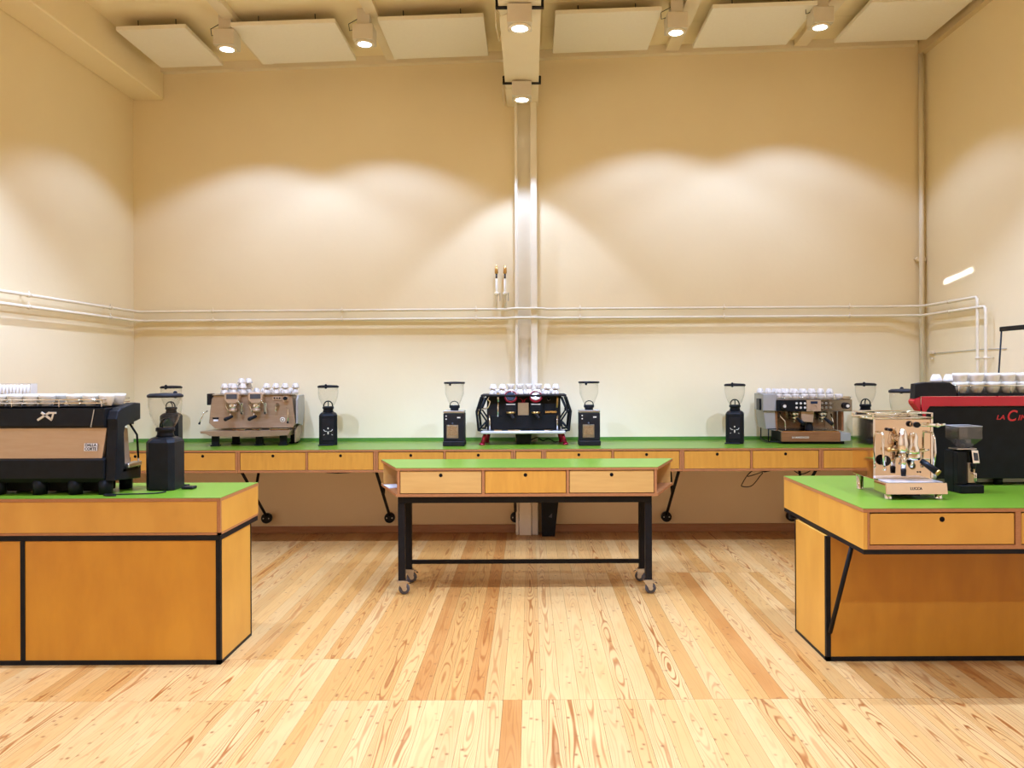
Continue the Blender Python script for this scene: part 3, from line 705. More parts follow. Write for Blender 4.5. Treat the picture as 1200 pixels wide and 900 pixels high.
# ================================================================ GRINDERS
def make_grinder(lab, loc, rz):
    """slim rounded grinder with glass hopper; front faces -y"""
    t = thing('coffee_grinder', lab, 'coffee grinder', loc, rz, 'slim black grinders with glass hoppers')
    def ring(w, d, c):
        return [(-w+c, -d), (w-c, -d), (w, -d+c), (w, d-c), (w-c, d), (-w+c, d), (-w, d-c), (-w, -d+c)]
    b = B()
    lv = [(0.0, 0.074, 0.084, 0.022), (0.012, 0.078, 0.088, 0.026), (0.262, 0.078, 0.088, 0.026), (0.275, 0.072, 0.08, 0.03), (0.285, 0.062, 0.066, 0.026), (0.290, 0.05, 0.05, 0.02)]
    prev = None
    for z, w_, d_, c_ in lv:
        vs = [b.bm.verts.new((x, y, z)) for x, y in ring(w_, d_, c_)]
        if prev:
            for i in range(8):
                f = b.bm.faces.new((prev[i], prev[(i+1) % 8], vs[(i+1) % 8], vs[i]))
        else: b.bm.faces.new(vs[::-1])
        prev = vs
    b.bm.faces.new(prev)
    put('body', b, BLK, t)
    put('neck', B().lathe([(0.0, 0.289), (0.050, 0.289), (0.043, 0.305), (0.043, 0.318), (0.050, 0.322), (0.050, 0.338), (0.044, 0.342), (0.0, 0.342)]), BLK, t)
    put('hoop', B().tube(smooth([(-0.038, -0.02, 0.342), (-0.034, -0.02, 0.366), (-0.015, -0.02, 0.386), (0.015, -0.02, 0.386), (0.034, -0.02, 0.366), (0.038, -0.02, 0.342)], 3), 0.0055, 6).tube([(0, -0.02, 0.386), (0, 0.03, 0.366), (0, 0.035, 0.342)], 0.005, 6), BLK, t)
    put('hopper', B().lathe([(0.046, 0.342), (0.064, 0.372), (0.082, 0.42), (0.088, 0.46), (0.088, 0.508), (0.0865, 0.508), (0.0865, 0.46), (0.0805, 0.42), (0.0625, 0.373), (0.0445, 0.343)], seg=28), GLASS, t)
    l = put('lid', B().lathe([(0.0, 0.508), (0.09, 0.508), (0.094, 0.512), (0.092, 0.522), (0.078, 0.529), (0.0, 0.533)], seg=28), BLKM, t)
    put('lid_knob', B().sphere((-0.018, -0.09, 0.512), 0.013, 10).sphere((-0.018, -0.086, 0.53), 0.012, 10), BLK, l)
    f = put('front_plate', B().box(-0.05, 0.05, -0.0925, -0.0885, 0.045, 0.235, 0.003), BLKM, t)
    e = B()
    for s in (-1, 1):
        e.tube([(s*0.012, -0.0932, 0.125), (s*0.030, -0.0932, 0.128), (s*0.038, -0.0932, 0.142)], 0.0025, 5)
        e.tube([(s*0.030, -0.0932, 0.098), (s*0.040, -0.0932, 0.092)], 0.002, 5)
    e.sphere((0, -0.0932, 0.152), 0.006, 8, (1, 0.3, 1.3)).sphere((0, -0.0932, 0.112), 0.008, 8, (0.8, 0.3, 1.8))
    put('emblem', e, LETW, f)
    put('tray', B().box(-0.085, 0.045, -0.12, -0.089, 0.0005, 0.010, 0.003), BLK, t)
    return t
gr = make_grinder('black grinder with glass hopper on the left island, right of espresso machine', (-2.025, 4.50, H), PI)
CT = H+0.0005
def cpos(px, y): return ((px-621)/(950/y), y, H)
for px, rz, lab in [(200.5, 0.12, 'slim black grinder behind the one on the left island'),
                    (384.5, 0.22, 'slim black grinder right of the bronze espresso machine'),
                    (861, -0.28, 'slim black grinder left of the steel and walnut espresso machine'),
                    (1014, -0.3, 'slim black grinder behind the small chrome espresso machine')]:
    dup(gr, cpos(px, 7.22), rz, lab)
# the one at the right island, seen behind the chrome machine
g2 = dup(gr, (2.232, 4.82, H), PI, 'black grinder with long lid beside the red and black machine')

def make_dosing_grinder(lab, px):
    t = thing('coffee_grinder', lab, 'coffee grinder', cpos(px, 7.10), 0, 'boxy grinders beside the middle machine')
    put('foot', B().box(-0.094, 0.094, -0.10, 0.10, 0, 0.045, 0.006), BLKM, t)
    bd = put('body', B().box(-0.09, 0.09, -0.085, 0.095, 0.045, 0.285, 0.006, 2), BLKM, t)
    put('collar', B().box(-0.09, 0.09, -0.087, 0.095, 0.2855, 0.308, 0.004), STEEL, t)
    put('window', B().box(-0.062, 0.04, -0.089, -0.0855, 0.07, 0.185, 0.003), STEEL, bd)
    w_ = B().box(-0.05, 0.028, -0.092, -0.0895, 0.095, 0.172)
    put('dosing_chamber', w_, BEANS, bd)
    for z in (0.262, 0.235): put('button', B().cyl((-0.065, -0.0852, z), (-0.065, -0.089, z), 0.006, seg=10), LETW, bd)
    put('badge', B().box(0.03, 0.058, -0.087, -0.0853, 0.243, 0.254), LETW, bd)
    put('spout', B().cyl((-0.01, -0.0855, 0.2), (-0.01, -0.10, 0.19), 0.007, 0.004), GREYW, bd)
    put('neck', B().lathe([(0, 0.308), (0.036, 0.308), (0.036, 0.325), (0.046, 0.33), (0.046, 0.352), (0.0, 0.352)]), BLK, t)
    put('hoop', B().tube(smooth([(-0.036, -0.02, 0.352), (-0.03, -0.02, 0.375), (0, -0.02, 0.388), (0.03, -0.02, 0.375), (0.036, -0.02, 0.352)], 3), 0.004, 6), BLK, t)
    put('hopper', B().lathe([(0.042, 0.352), (0.082, 0.45), (0.084, 0.54), (0.0825, 0.54), (0.0805, 0.45), (0.0405, 0.353)], seg=28), GLASS, t)
    l = put('lid', B().lathe([(0, 0.54), (0.09, 0.54), (0.093, 0.544), (0.092, 0.556), (0.0, 0.559)], seg=28), BLK, t)
    put('lid_knob', B().cyl((-0.03, -0.085, 0.553), (-0.03, -0.085, 0.525), 0.013, 0.008), BLK, l)
    return t
dg = make_dosing_grinder('boxy black grinder with glass hopper left of the middle espresso machine', 532.5)
d2 = dup(dg, cpos(690, 7.10), 0, 'boxy black grinder with glass hopper right of the middle espresso machine')

# ================================================================ BLACK MACHINE (left island, seen from behind)
mx = -2.19; my = 4.28
t = thing('espresso_machine', 'large black espresso machine with copper back panel on the left island', 'espresso machine', (mx, my, H))
Lm = 1.05      # runs left, out of the picture
def Q(y, z): return (y-my, z-H)
prof = [Q(4.28, .935), Q(4.42, .925), Q(4.56, .915), Q(4.565, .985), Q(4.40, .985), Q(4.385, 1.01), Q(4.375, 1.18), Q(4.39, 1.215), Q(4.56, 1.245), Q(4.56, 1.335), Q(4.50, 1.34), Q(4.36, 1.318), Q(4.315, 1.30), Q(4.295, 1.26), Q(4.30, 1.20), Q(4.285, 1.05)]
put('side_arm', B().prism(prof, -0.055, 0.0, 'x', 0.006), BLK, t)
put('lower_shell', B().prism([Q(4.268, .95), Q(4.268, 1.045), Q(4.30, 1.06), Q(4.56, 1.03), Q(4.56, .925), Q(4.29, .925)], -Lm, -0.056, 'x', 0.006), BLK, t)
put('back_panel', B().hexa([(-Lm, 0.006, 1.05-H), (-0.075, 0.006, 1.05-H), (-0.075, 0.03, 1.05-H), (-Lm, 0.03, 1.05-H)],
                          [(-Lm, 0.020, 1.212-H), (-0.056, 0.020, 1.212-H), (-0.056, 0.045, 1.212-H), (-Lm, 0.045, 1.212-H)]), COPPER, t)
uh = put('upper_shell', B().prism([Q(4.29, 1.214), Q(4.275, 1.225), Q(4.28, 1.318), Q(4.60, 1.325), Q(4.60, 1.214)], -Lm, -0.056, 'x', 0.005), BLK, t)
put('seam_trim', B().hexa([(-0.128, -0.008, 1.218-H), (-0.124, -0.008, 1.218-H), (-0.124, -0.001, 1.218-H), (-0.128, -0.001, 1.218-H)], [(-0.112, -0.004, 1.312-H), (-0.108, -0.004, 1.312-H), (-0.108, 0.003, 1.312-H), (-0.112, 0.003, 1.312-H)]), STEEL, uh)
put('inner_body', B().box(-Lm, -0.057, 0.05, 0.24, 1.03-H, 1.213-H), CHROME, t)
put('group_side', B().prism([Q(4.42, 0.99), Q(4.50, 0.99), Q(4.47, 1.2), Q(4.42, 1.21)], -0.05, -0.03, 'x'), COPPER, t)
for x in (-0.07, -0.23, -0.42, -0.64, -0.86):
    put('foot', B().cyl((x, 0.035, 0), (x, 0.035, 0.078), 0.034, 0.037, 20), BLK, t)
    put('foot', B().cyl((x, 0.25, 0), (x, 0.25, 0.078), 0.034, 0.037, 20), BLK, t)
put('under_tray', B().box(-Lm, -0.10, 0.10, 0.20, 0.008, 0.064, 0.003), BLKM, t)
put('steam_wand', B().tube([(-0.02, 0.20, 0.36), (0.0, 0.235, 0.30), (0.005, 0.24, 0.17)], 0.006), BLK, t)
put('steam_tip', B().cyl((0.005, 0.24, 0.17), (0.005, 0.24, 0.12), 0.005, 0.004), STEEL, t)
put('drip_grate', B().box(-0.035, 0.012, 0.12, 0.27, 0.128, 0.152, 0.004), STEEL, t)
put('inner_tray', B().box(-0.03, 0.0, 0.08, 0.27, 0.112, 0.1275), BLK, t)
# XT shaped badge out of flat strokes
e = B()
def stroke(x0, z0, x1, z1, wd):
    d = Vector((x1-x0, z1-z0)).normalized(); n = Vector((-d.y, d.x))*wd/2
    pts = [(x0+n.x, z0+n.y), (x0-n.x, z0-n.y), (x1-n.x, z1-n.y), (x1+n.x, z1+n.y)]
    e.prism([(a, b_) for a, b_ in pts], -0.0025, 0.002, 'y')
def bp(px, py): return ((px-621)/222.5-mx, 1.5-(py-436-1.3)/222.5-H)
for a, b_, wd in [((43, 491.5), (57, 482.5), .011), ((57, 483), (65, 483), .010), ((47.5, 482.5), (60, 491.5), .011), ((59.5, 491), (61.5, 484), .008)]:
    p, q = bp(*a), bp(*b_); stroke(p[0], p[1], q[0], q[1], wd)
o = put('badge', e, LETW, uh); o.location = (0, -0.0045, 0)
s_ = B().box(0.0, 0.069, -0.0015, 0.0, 0, 0.040)
x_, z_ = bp(96.5, 528)
st = put('sticker', s_, PAPER, t, (x_, 0.0035, z_)); st.rotation_euler = (-0.085, 0, 0)
lettering('sticker_text', 'DALLA', 0.021, LETB, st, (0.0345, -0.0022, 0.030), width=0.060, bold=0.0006)
lettering('sticker_text', 'CORTE', 0.021, LETB, st, (0.0345, -0.0022, 0.010), width=0.060, bold=0.0006)
tr = put('cup_tray', B().box(-Lm, -0.065, 0.02, 0.30, 0.4655, 0.468), BLKM, t)
g_ = B()
for z in (0.485, 0.503):
    g_.tube([(-Lm, 0.005, z), (-0.075, 0.005, z), (-0.068, 0.012, z), (-0.068, 0.29, z)], 0.0035, 6)
for x in (-0.075, -0.3, -0.55, -0.8): g_.cyl((x, 0.005, 0.462), (x, 0.005, 0.503), 0.003, seg=6)
put('gallery_rail', g_, CHROME, t)
xs1 = [0, 18.5, 37.5, 56.5]
gi = 'large cups on the black espresso machine'
def place_row(pxs, y, z, me, labf, group, s, **kw):
    for i, px in enumerate(pxs):
        cup(me, ((px-621)/s, y, z), labf(i), group, rz=random.uniform(0, 6.28) if 'rz' not in kw else kw['rz'], inv=kw.get('inv', False), h=kw.get('h', 0.045))
s1 = 950/4.35
place_row([-1, 18, 37, 55], 4.35, H+0.4685, CUP_B, lambda i: 'cream cup in the left cluster on black machine, %s from left' % ORD[i], gi, s1, rz=1.4)
place_row([87, 106, 125], 4.35, H+0.4685, CUP_B, lambda i: 'cream cup in the right cluster on black machine, %s from left' % ORD[i], gi, s1, rz=1.7)
place_row([14, 33, 51, 69], 4.455, H+0.4685, CUP_B, lambda i: 'cream cup of rear row, left cluster on black machine, %s from left' % ORD[i], gi, 950/4.455, rz=1.4)
place_row([97, 118, 138], 4.455, H+0.4685, CUP_B, lambda i: 'cream cup of rear row, right cluster on black machine, %s from left' % ORD[i], gi, 950/4.455, rz=1.4)
# lower layer fills the tray
# rack of small glasses behind the cups
sr_ = 950/4.555
rk = thing('glass_rack', 'white rack of small shot glasses standing behind the cups on black machine', 'rack', ((20-621)/sr_-0.10, 4.555, H+0.4655))
put('rack_frame', B().box(-0.20, 0.195, -0.03, 0.03, 0.0, 0.006).box(-0.20, 0.195, -0.03, -0.026, 0.118, 0.121).box(-0.20, 0.195, 0.026, 0.03, 0.118, 0.121).box(0.191, 0.195, -0.03, 0.03, 0.0, 0.121).box(-0.20, -0.196, -0.03, 0.03, 0.0, 0.121), PORC, rk)
GMESH = None
for i in range(20):
    if GMESH is None:
        b = B().lathe([(0, 0), (0.0065, 0), (0.0075, 0.055), (0.0085, 0.108), (0.0075, 0.108), (0.006, 0.05), (0, 0.048)], seg=10)
        GMESH = bpy.data.meshes.new('shot_glass'); b.bm.to_mesh(GMESH); b.bm.free(); GMESH.materials.append(PORC)
    o = bpy.data.objects.new('shot_glass', GMESH); COL.objects.link(o)
    o.location = (rk.location.x-0.19+i*0.0196, 4.555, H+0.472)
    tag(o, 'tall thin white shot glass in the rack on black machine, %s from its right end' % (ORD+['thirteenth', 'fourteenth', 'fifteenth', 'sixteenth', 'seventeenth', 'eighteenth', 'nineteenth', 'twentieth'])[19-i], 'glass', 'shot glasses in the rack')
# cord and puck
tag(put('power_cord', B().tube(smooth([(-2.16, 4.225, H+0.005), (-2.21, 4.225, H+0.005), (-2.235, 4.26, H+0.005), (-2.15, 4.27, H+0.005), (-2.00, 4.30, H+0.005), (-1.96, 4.36, H+0.005)], 5), 0.004, 6), BLK),
    'black power cord lying on the left island in front of grinder', 'cable')
tag(put('tamping_mat', B().box(-0.03, 0.035, -0.03, 0.03, 0, 0.014, 0.004), BLK, None, ((219-621)/212, 4.50, H+0.0003)), 'small black block on the island right of the left grinder', 'tamping mat')

# ================================================================ BRONZE MACHINE
def machine(lab, pxc, y0=7.10, rz=0.0):
    return thing('espresso_machine', lab, 'espresso machine', ((pxc-621)/(950/y0), y0, H), rz)
k = 133.8
t = machine('bronze two-group espresso machine with cups stacked on top on back counter', 295, 7.12, 0.10)
def bxz(px, py): return ((px-295)/k, (521-py)/k)
def prismpx(pts, y0, y1, bev=0.0): return B().prism([bxz(*p) for p in pts], y0, y1, 'y', bev)
put('tray', B().hexa([(-0.43, -0.02, 0.115), (0.32, -0.02, 0.09), (0.34, 0.36, 0.09), (-0.36, 0.36, 0.115)], [(-0.435, -0.02, 0.135), (0.33, -0.02, 0.135), (0.35, 0.36, 0.135), (-0.36, 0.36, 0.135)]), BRONZE, t)
put('tray_front', prismpx([(238, 503), (248, 508.5), (300, 510), (336, 508.5), (340, 504)], -0.028, -0.021), BRONZE, t)
for x, y in [(-0.32, 0.04), (0.26, 0.04), (-0.2, 0.25), (0.05, 0.06), (0.31, 0.28)]:
    put('foot', B().box(x-0.038, x+0.038, y-0.03, y+0.03, 0, 0.012).box(x-0.03, x+0.03, y-0.022, y+0.022, 0.012, 0.09, 0.004), BLK, t)
for x0, x1 in [(-0.17, -0.06), (0.0, 0.07), (0.15, 0.32)]:
    put('tray_grate', B().box(x0, x1, -0.01, 0.07, 0.136, 0.150, 0.003), CHROME, t)
body = put('front_shell', prismpx([(243, 494), (250, 500.5), (340, 500.5), (343, 495), (339, 464), (336, 461.5), (249, 461.5), (246, 466)], 0.08, 0.35, 0.004), BRONZE, t)
put('belt_line', prismpx([(244, 486.6), (343, 486.6), (343, 486.1), (244, 486.1)], 0.077, 0.0795), TAN, body)
put('side_panel', B().prism([(0.06, 0.19), (0.06, 0.40), (0.12, 0.44), (0.38, 0.44), (0.40, 0.30), (0.30, 0.16)], 0.365, 0.385, 'x', 0.006), GREYP, t)
put('side_foot_panel', B().prism([(0.10, 0.02), (0.10, 0.13), (0.36, 0.22), (0.36, 0.09), (0.30, 0.02)], 0.345, 0.36, 'x', 0.004), BRONZE, t)
put('side_panel', B().prism([(0.06, 0.36), (0.06, 0.46), (0.2, 0.46), (0.2, 0.36)], -0.40, -0.37, 'x', 0.006), BLKM, t)
for cx in (272, 299):
    x, z = bxz(cx, 464)
    gh = put('group_head', B().prism([(x-0.066, z+0.035), (x-0.05, z+0.047), (x+0.05, z+0.047), (x+0.066, z+0.03), (x+0.055, z-0.03), (x+0.03, z-0.052), (x-0.035, z-0.052), (x-0.06, z-0.02)], 0.0, 0.079, 'y', 0.006), TAN, t)
    put('display', B().box(x-0.045, x+0.045, -0.0035, -0.0003, z-0.012, z+0.03, 0.001), GREYW, gh)
    put('group_body', B().cyl((x, 0.04, z-0.052), (x, 0.04, z-0.10), 0.038, 0.034, 20), CHROME, gh)
    pf = put('portafilter', B().cyl((x, 0.035, z-0.13), (x, 0.035, z-0.101), 0.035, 0.037, 18).cyl((x-0.02, -0.0, z-0.17), (x-0.01, 0.03, z-0.125), 0.008), COPPER, t)
    put('handle', B().cyl((x+0.005, 0.0, z-0.165), (x-0.035, -0.06, z-0.185), 0.013, 0.016, 12).sphere((x-0.036, -0.062, z-0.186), 0.017, 10), BLK, pf)
    put('hose', B().tube([(x-0.05, 0.06, z-0.03), (x-0.055, 0.02, z-0.07), (x-0.03, 0.01, z-0.13)], 0.005), CHROME, gh)
    put('lever_plate', B().box(x+0.062, x+0.09, 0.03, 0.04, z-0.15, z-0.045, 0.006), CHROME, t)
    put('lever_arm', B().tube([(x+0.03, 0.02, z-0.02), (x+0.055, 0.0, z-0.035), (x+0.075, 0.02, z-0.06)], 0.008), CHROME, t)
x, z = bxz(322, 465.2)
cp = put('control_plate', B().box(x-0.04, x+0.045, 0.07, 0.0795, z-0.018, z+0.018, 0.008), TAN, t)
for d in (-0.022, 0.0, 0.022): put('button', B().cyl((x+d, 0.065, z), (x+d, 0.0698, z), 0.007, seg=10), BLK, cp)
x, z = bxz(332, 465.5)
k1 = put('knob_plate', B().box(x-0.028, x+0.028, 0.07, 0.0795, z-0.03, z+0.03, 0.01), TAN, t)
put('steam_knob', B().cyl((x, 0.035, z), (x, 0.0698, z), 0.016, seg=14), BLKM, k1)
x, z = bxz(322.5, 473)
put('tap', B().cyl((x, 0.04, z), (x, 0.0795, z), 0.016, seg=12).tube([(x-0.012, 0.05, z), (x-0.012, 0.045, z-0.06)], 0.006), CHROME, t)
x, z = bxz(335.8, 478)
put('steam_wand', B().tube([(x-0.02, 0.05, z+0.01), (x, 0.03, z), (x, 0.01, z-0.11)], 0.006), CHROME, t)
put('steam_tip', B().cyl((x, 0.01, z-0.11), (x, 0.008, z-0.125), 0.009), BLK, t)
put('steam_wand', B().tube([(-0.39, 0.05, 0.31), (-0.42, 0.03, 0.29), (-0.445, 0.01, 0.21)], 0.006), CHROME, t)
put('steam_tip', B().cyl((-0.445, 0.01, 0.21), (-0.45, 0.005, 0.195), 0.009), BLK, t)
x, z = bxz(328, 491)
put('emblem', B().lathe([(0.015, 0), (0.023, 0), (0.023, 0.002), (0.015, 0.002)], (x, 0.0775, z), 20, 'y').lathe([(0, 0), (0.009, 0), (0.009, 0.002), (0, 0.002)], (x, 0.0775, z), 12, 'y'), LETW, body)
x, z = bxz(251, 489.5)
put('badge', B().box(x-0.02, x+0.02, 0.0765, 0.0795, z-0.02, z-0.004), PAPER, body)
put('badge', B().box(x-0.026, x+0.026, 0.0765, 0.0795, z-0.002, z+0.014), BLKM, body)
top = put('cup_deck', prismpx([(248, 461.3), (340, 461.3), (340, 459.8), (248, 459.8)], 0.06, 0.36), STEEL, t)
gb = 'white cups on the bronze machine'
bt = (521-459.8)/k
def stack(root, xs, y, z0, n, pre, group, me=CUP_S, h=0.045, jitter=0.0015, inv=True, ystep=0):
    for j in range(n):
        for i, x in enumerate(xs):
            p = W(root, (x+random.uniform(-jitter, jitter), y+random.uniform(-jitter, jitter), z0+j*(h+0.0005)))
            lv = 'only layer' if n == 1 else ['bottom layer', 'second layer', 'third layer'][j]
            cup(me, p, 'white cup, %s from left, %s of %s' % (ORD[i], lv, pre), group, inv=inv, rz=random.uniform(4.3, 5.1), h=h)
bpy.context.view_layer.update()
t.matrix_basis
xsl = [(p-295)/k for p in (260, 270.5, 281)]; xsr = [(p-295)/k for p in (309, 319.5, 330)]
stack(t, xsl, 0.11, bt+0.0006, 2, 'front left group on bronze machine', gb)
stack(t, xsr, 0.11, bt+0.0006, 2, 'front right group on bronze machine', gb)
stack(t, [(p-295)/k for p in (264, 274.5, 285, 340)], 0.20, bt+0.0006, 2, 'second row on bronze machine', gb)
stack(t, [(p-295)/k for p in (292, 301, 312, 323, 333)], 0.28, bt+0.0006, 1, 'rear row on bronze machine', gb)
for i, x in enumerate([(p-295)/k for p in (278, 286.5)]):
    p = W(t, (x, 0.155, bt+0.0006+2*0.0456)); cup(CUP_S, p, 'white cup on the very top of the left stack, %s one, bronze machine' % ['left', 'right'][i], gb, inv=True, rz=4.5)

# ================================================================ MIDDLE MACHINE (black tube frame, red feet)
t = machine('black espresso machine with tube side frames and red feet in the middle', 613.5, 7.10)
k = 133.8
def m(px, py): return ((px-613.5)/k, (521.5-py)/k)
bm_ = B()
for s in (-1, 1):
    for y in (0.0, 0.34):
        bm_ = B()
        P_ = [(s*0.355, y, 0.425), (s*0.372, y, 0.42), (s*0.412, y, 0.295), (s*0.395, y, 0.13), (s*0.36, y, 0.125)]
        bm_.tube(P_, 0.011, 10)
        bm_.tube([(s*0.335, y, 0.42), (s*0.385, y, 0.30), (s*0.325, y, 0.21), (s*0.34, y, 0.14)], 0.008, 8)
        bm_.tube([(s*0.395, y, 0.135), (s*0.335, y, 0.2)], 0.008, 8)
        bm_.tube([(s*0.412, y, 0.295), (s*0.37, y, 0.305)], 0.008, 8)
        put('side_frame', bm_, BLK, t)
    put('frame_tie', B().tube([(s*0.412, 0.0, 0.295), (s*0.412, 0.34, 0.295)], 0.008, 8).tube([(s*0.372, 0, 0.42), (s*0.372, 0.34, 0.42)], 0.009, 8).tube([(s*0.395, 0, 0.13), (s*0.395, 0.34, 0.13)], 0.009, 8), BLK, t)
put('top_plate', B().box(-0.375, 0.375, -0.01, 0.36, 0.428, 0.443, 0.003), BLKM, t)
put('body', B().box(-0.325, 0.325, 0.06, 0.35, 0.13, 0.4275, 0.004), BLKM, t)
put('splash_panel', B().box(-0.28, 0.28, 0.05, 0.0595, 0.14, 0.255, 0.002), BLK, t)
put('drip_tray', B().box(-0.375, 0.365, -0.03, 0.35, 0.100, 0.124, 0.005), SILVER, t)
for x0, x1 in [(-0.26, -0.19), (-0.14, -0.03), (0.18, 0.25)]:
    put('tray_grate', B().box(x0, x1, 0.0, 0.045, 0.1245, 0.134, 0.001), CHROME, t)
put('drain_box', B().prism([(-0.06, 0.0), (0.055, 0.0), (0.07, 0.0995), (-0.075, 0.0995)], 0.08, 0.22, 'y', 0.004), BLK, t)
for s in (-1, 1):
    for y, xx in ((0.03, 0.36), (0.30, 0.335)):
        put('foot', B().cyl((s*(xx+0.005), y, 0.008), (s*(xx-0.02), y, 0.0995), 0.020, 0.015, 14).cyl((s*(xx+0.008), y, 0.0), (s*(xx+0.005), y, 0.014), 0.027, 0.024, 16), REDM, t)
put('centre_plate', B().box(-0.052, 0.045, 0.045, 0.0595, 0.26, 0.37, 0.002), STEEL, t)
red = B()
for (a, b_) in [((608, 466), (613, 470)), ((613, 470), (618, 466)), ((610, 472), (616, 472)), ((611, 468), (613, 474)), ((615, 468), (613, 474)), ((607, 464), (619, 464))]:
    p, q = m(*a), m(*b_); red.tube([(p[0], 0.05, p[1]), (q[0], 0.05, q[1])], 0.004, 6)
put('emblem', red, REDM, t)
for i, cx in enumerate((598.4, 627.8)):
    x, z = m(cx, 464.6)
    tilt = (0.42, 0.525)[i]
    d = B().lathe([(0.047, 0.010), (0.054, 0.006), (0.058, -0.004), (0.054, -0.010), (0.048, -0.008)], (0, 0, 0), 28, 'y')
    dm = put('dial_bezel', d, REDM, t, (x, 0.01, z)); dm.rotation_euler = (-tilt, 0, 0)
    put('inner_ring', B().lathe([(0.040, -0.009), (0.048, -0.011), (0.049, -0.007), (0.040, -0.006)], (0, 0, 0), 28, 'y'), PORC, dm)
    put('dial_glass', B().lathe([(0, 0.0014), (0.012, 0.00128), (0.024, 0.0009), (0.034, 0.0004), (0.0405, 0.0), (0.0405, -0.006), (0, -0.006)], (0, -0.0085, 0), 28, 'y').rot(0, 'X'), (SCREEN, MIRROR)[i], dm)
    put('dial_arm', B().box(x-0.03, x+0.03, 0.03, 0.0595, z-0.045, z+0.02, 0.004), BLK, t)
    x, z = m(cx, 480)
    gp = put('group_body', B().box(x-0.048, x+0.048, 0.0, 0.0595, z-0.018, z+0.055, 0.004), BLK, t)
    put('label_strip', B().box(x-0.040, x+0.040, -0.003, -0.0003, z+0.044, z+0.051), LETW, gp)
    put('brass_ring', B().cyl((x, 0.02, z-0.034), (x, 0.02, z-0.0185), 0.036, 0.042, 18), BRASS, gp)
    put('portafilter', B().cyl((x+0.01, -0.02, z-0.055), (x, 0.015, z-0.0345), 0.014, 0.02, 12).cyl((x+0.012, -0.025, z-0.055), (x+0.03, -0.07, z-0.075), 0.013, 0.012, 12), BLKM, t)
    put('spout', B().tube([(x+0.015, -0.01, z-0.05), (x+0.02, -0.015, z-0.075), (x+0.03, -0.01, z-0.085)], 0.006), CHROME, t)
x, z = m(583.6, 462)
put('lever', B().tube([(x, 0.02, z), (x, 0.015, z-0.06)], 0.010, 8).tube([(x, 0.015, z-0.06), (x-0.003, 0.01, z-0.195)], 0.007, 8).sphere((x, 0.02, z), 0.018, 10), CHROME, t)
x, z = m(573, 464)
put('steam_wand', B().tube(smooth([(x, 0.03, z), (x-0.012, 0.02, z-0.03), (x+0.008, 0.02, z-0.05), (x-0.01, 0.02, z-0.10), (x-0.04, 0.02, z-0.11), (x-0.085, 0.0, z-0.12), (x-0.10, 0.0, z-0.17), (x-0.10, 0.0, z-0.20)], 3), 0.006), CHROME, t)
x, z = m(652.5, 463)
put('steam_wand', B().tube([(x, 0.03, z), (x+0.006, 0.02, z-0.03), (x, 0.01, z-0.11)], 0.008), BRASS, t)
x, z = m(643, 468)
put('knob', B().lathe([(0, -0.012), (0.012, -0.012), (0.015, 0.0), (0.015, 0.012)], (x, 0.048, z), 14, 'y'), CHROME, t)
for px in (573.5, 653): 
    x, z = m(px, 487); put('upright_tube', B().cyl((x, 0.04, 0.125), (x, 0.04, z), 0.007), CHROME, t)
x, z = m(646, 483.2)
pn = put('name_panel', B().box(x-0.065, x+0.05, 0.05, 0.0595, z-0.012, z+0.075, 0.002), BLK, t)
lettering('name_text', 'SANREMO', 0.022, LETO, pn, (x-0.003, 0.0490, z), bold=0.0008, width=0.10)
gm = 'white cups on the middle machine'
mt = 0.4436
stack(t, [(p-613.5)/k for p in (577, 588, 598.5, 609, 619.5, 630, 640.5, 651)], 0.06, mt, 1, 'front row on middle machine', gm)
for i, px in enumerate((577.5, 588.5, 641.5, 651.5)):
    p = W(t, ((px-613.5)/k, 0.06, mt+0.0456)); cup(CUP_S, p, 'white cup stacked on the front row of middle machine, %s from left' % ORD[i], gm, inv=True, rz=4.4)
stack(t, [(p-613.5)/k for p in (582, 593, 604, 615, 626, 637, 648)], 0.15, mt, 1, 'second row on middle machine', gm)
for i, px in enumerate((598, 609, 620, 631)):
    p = W(t, ((px-613.5)/k, 0.11, mt+0.0456)); cup(CUP_S, p, 'white cup lying above centre rows of middle machine, %s from left' % ORD[i], gm, inv=False, rz=4.4)
loopc('cable', smooth([(t.location.x+0.05, 7.32, H+0.02), (t.location.x+0.12, 7.3, H+0.05), (t.location.x+0.17, 7.32, H+0.02), (t.location.x+0.22, 7.3, H+0.04), (t.location.x+0.28, 7.36, H+0.006), (t.location.x+0.34, 7.5, H+0.006)]), 0.005, 'tangled black cable under the middle espresso machine')

# ================================================================ STEEL AND WALNUT MACHINE
t = machine('steel espresso machine with walnut front tray at right of back counter', 945, 7.12, -0.06)
k = 133.5
def r(px, py): return ((px-945)/k, (519-py)/k)
def rb(px0, px1, py0, py1, y0, y1, bev=0.002):
    a, b_ = r(px0, py1), r(px1, py0); return B().box(a[0], b_[0], y0, y1, a[1], b_[1], bev)
put('base', rb(914, 988, 516, 519, 0.0, 0.36), BLK, t)
tray = put('tray_front', rb(915, 982, 505, 516, -0.04, 0.0), WALNUT, t)
put('tray_body', rb(915, 982, 505, 515.9, 0.0005, 0.35), BLKM, t)
put('tray_end', B().prism([(r(982.3, 0)[0], 0.025), (r(994, 0)[0], 0.03), (r(994, 0)[0], 0.095), (r(982.3, 0)[0], 0.105)], -0.04, 0.3, 'y', 0.003), GREYP, t)
lettering('name_text', 'LA MARZOCCO', 0.020, LETW, tray, (r(936.5, 0)[0], -0.0412, r(0, 511.2)[1]), bold=0.0006, width=0.145)
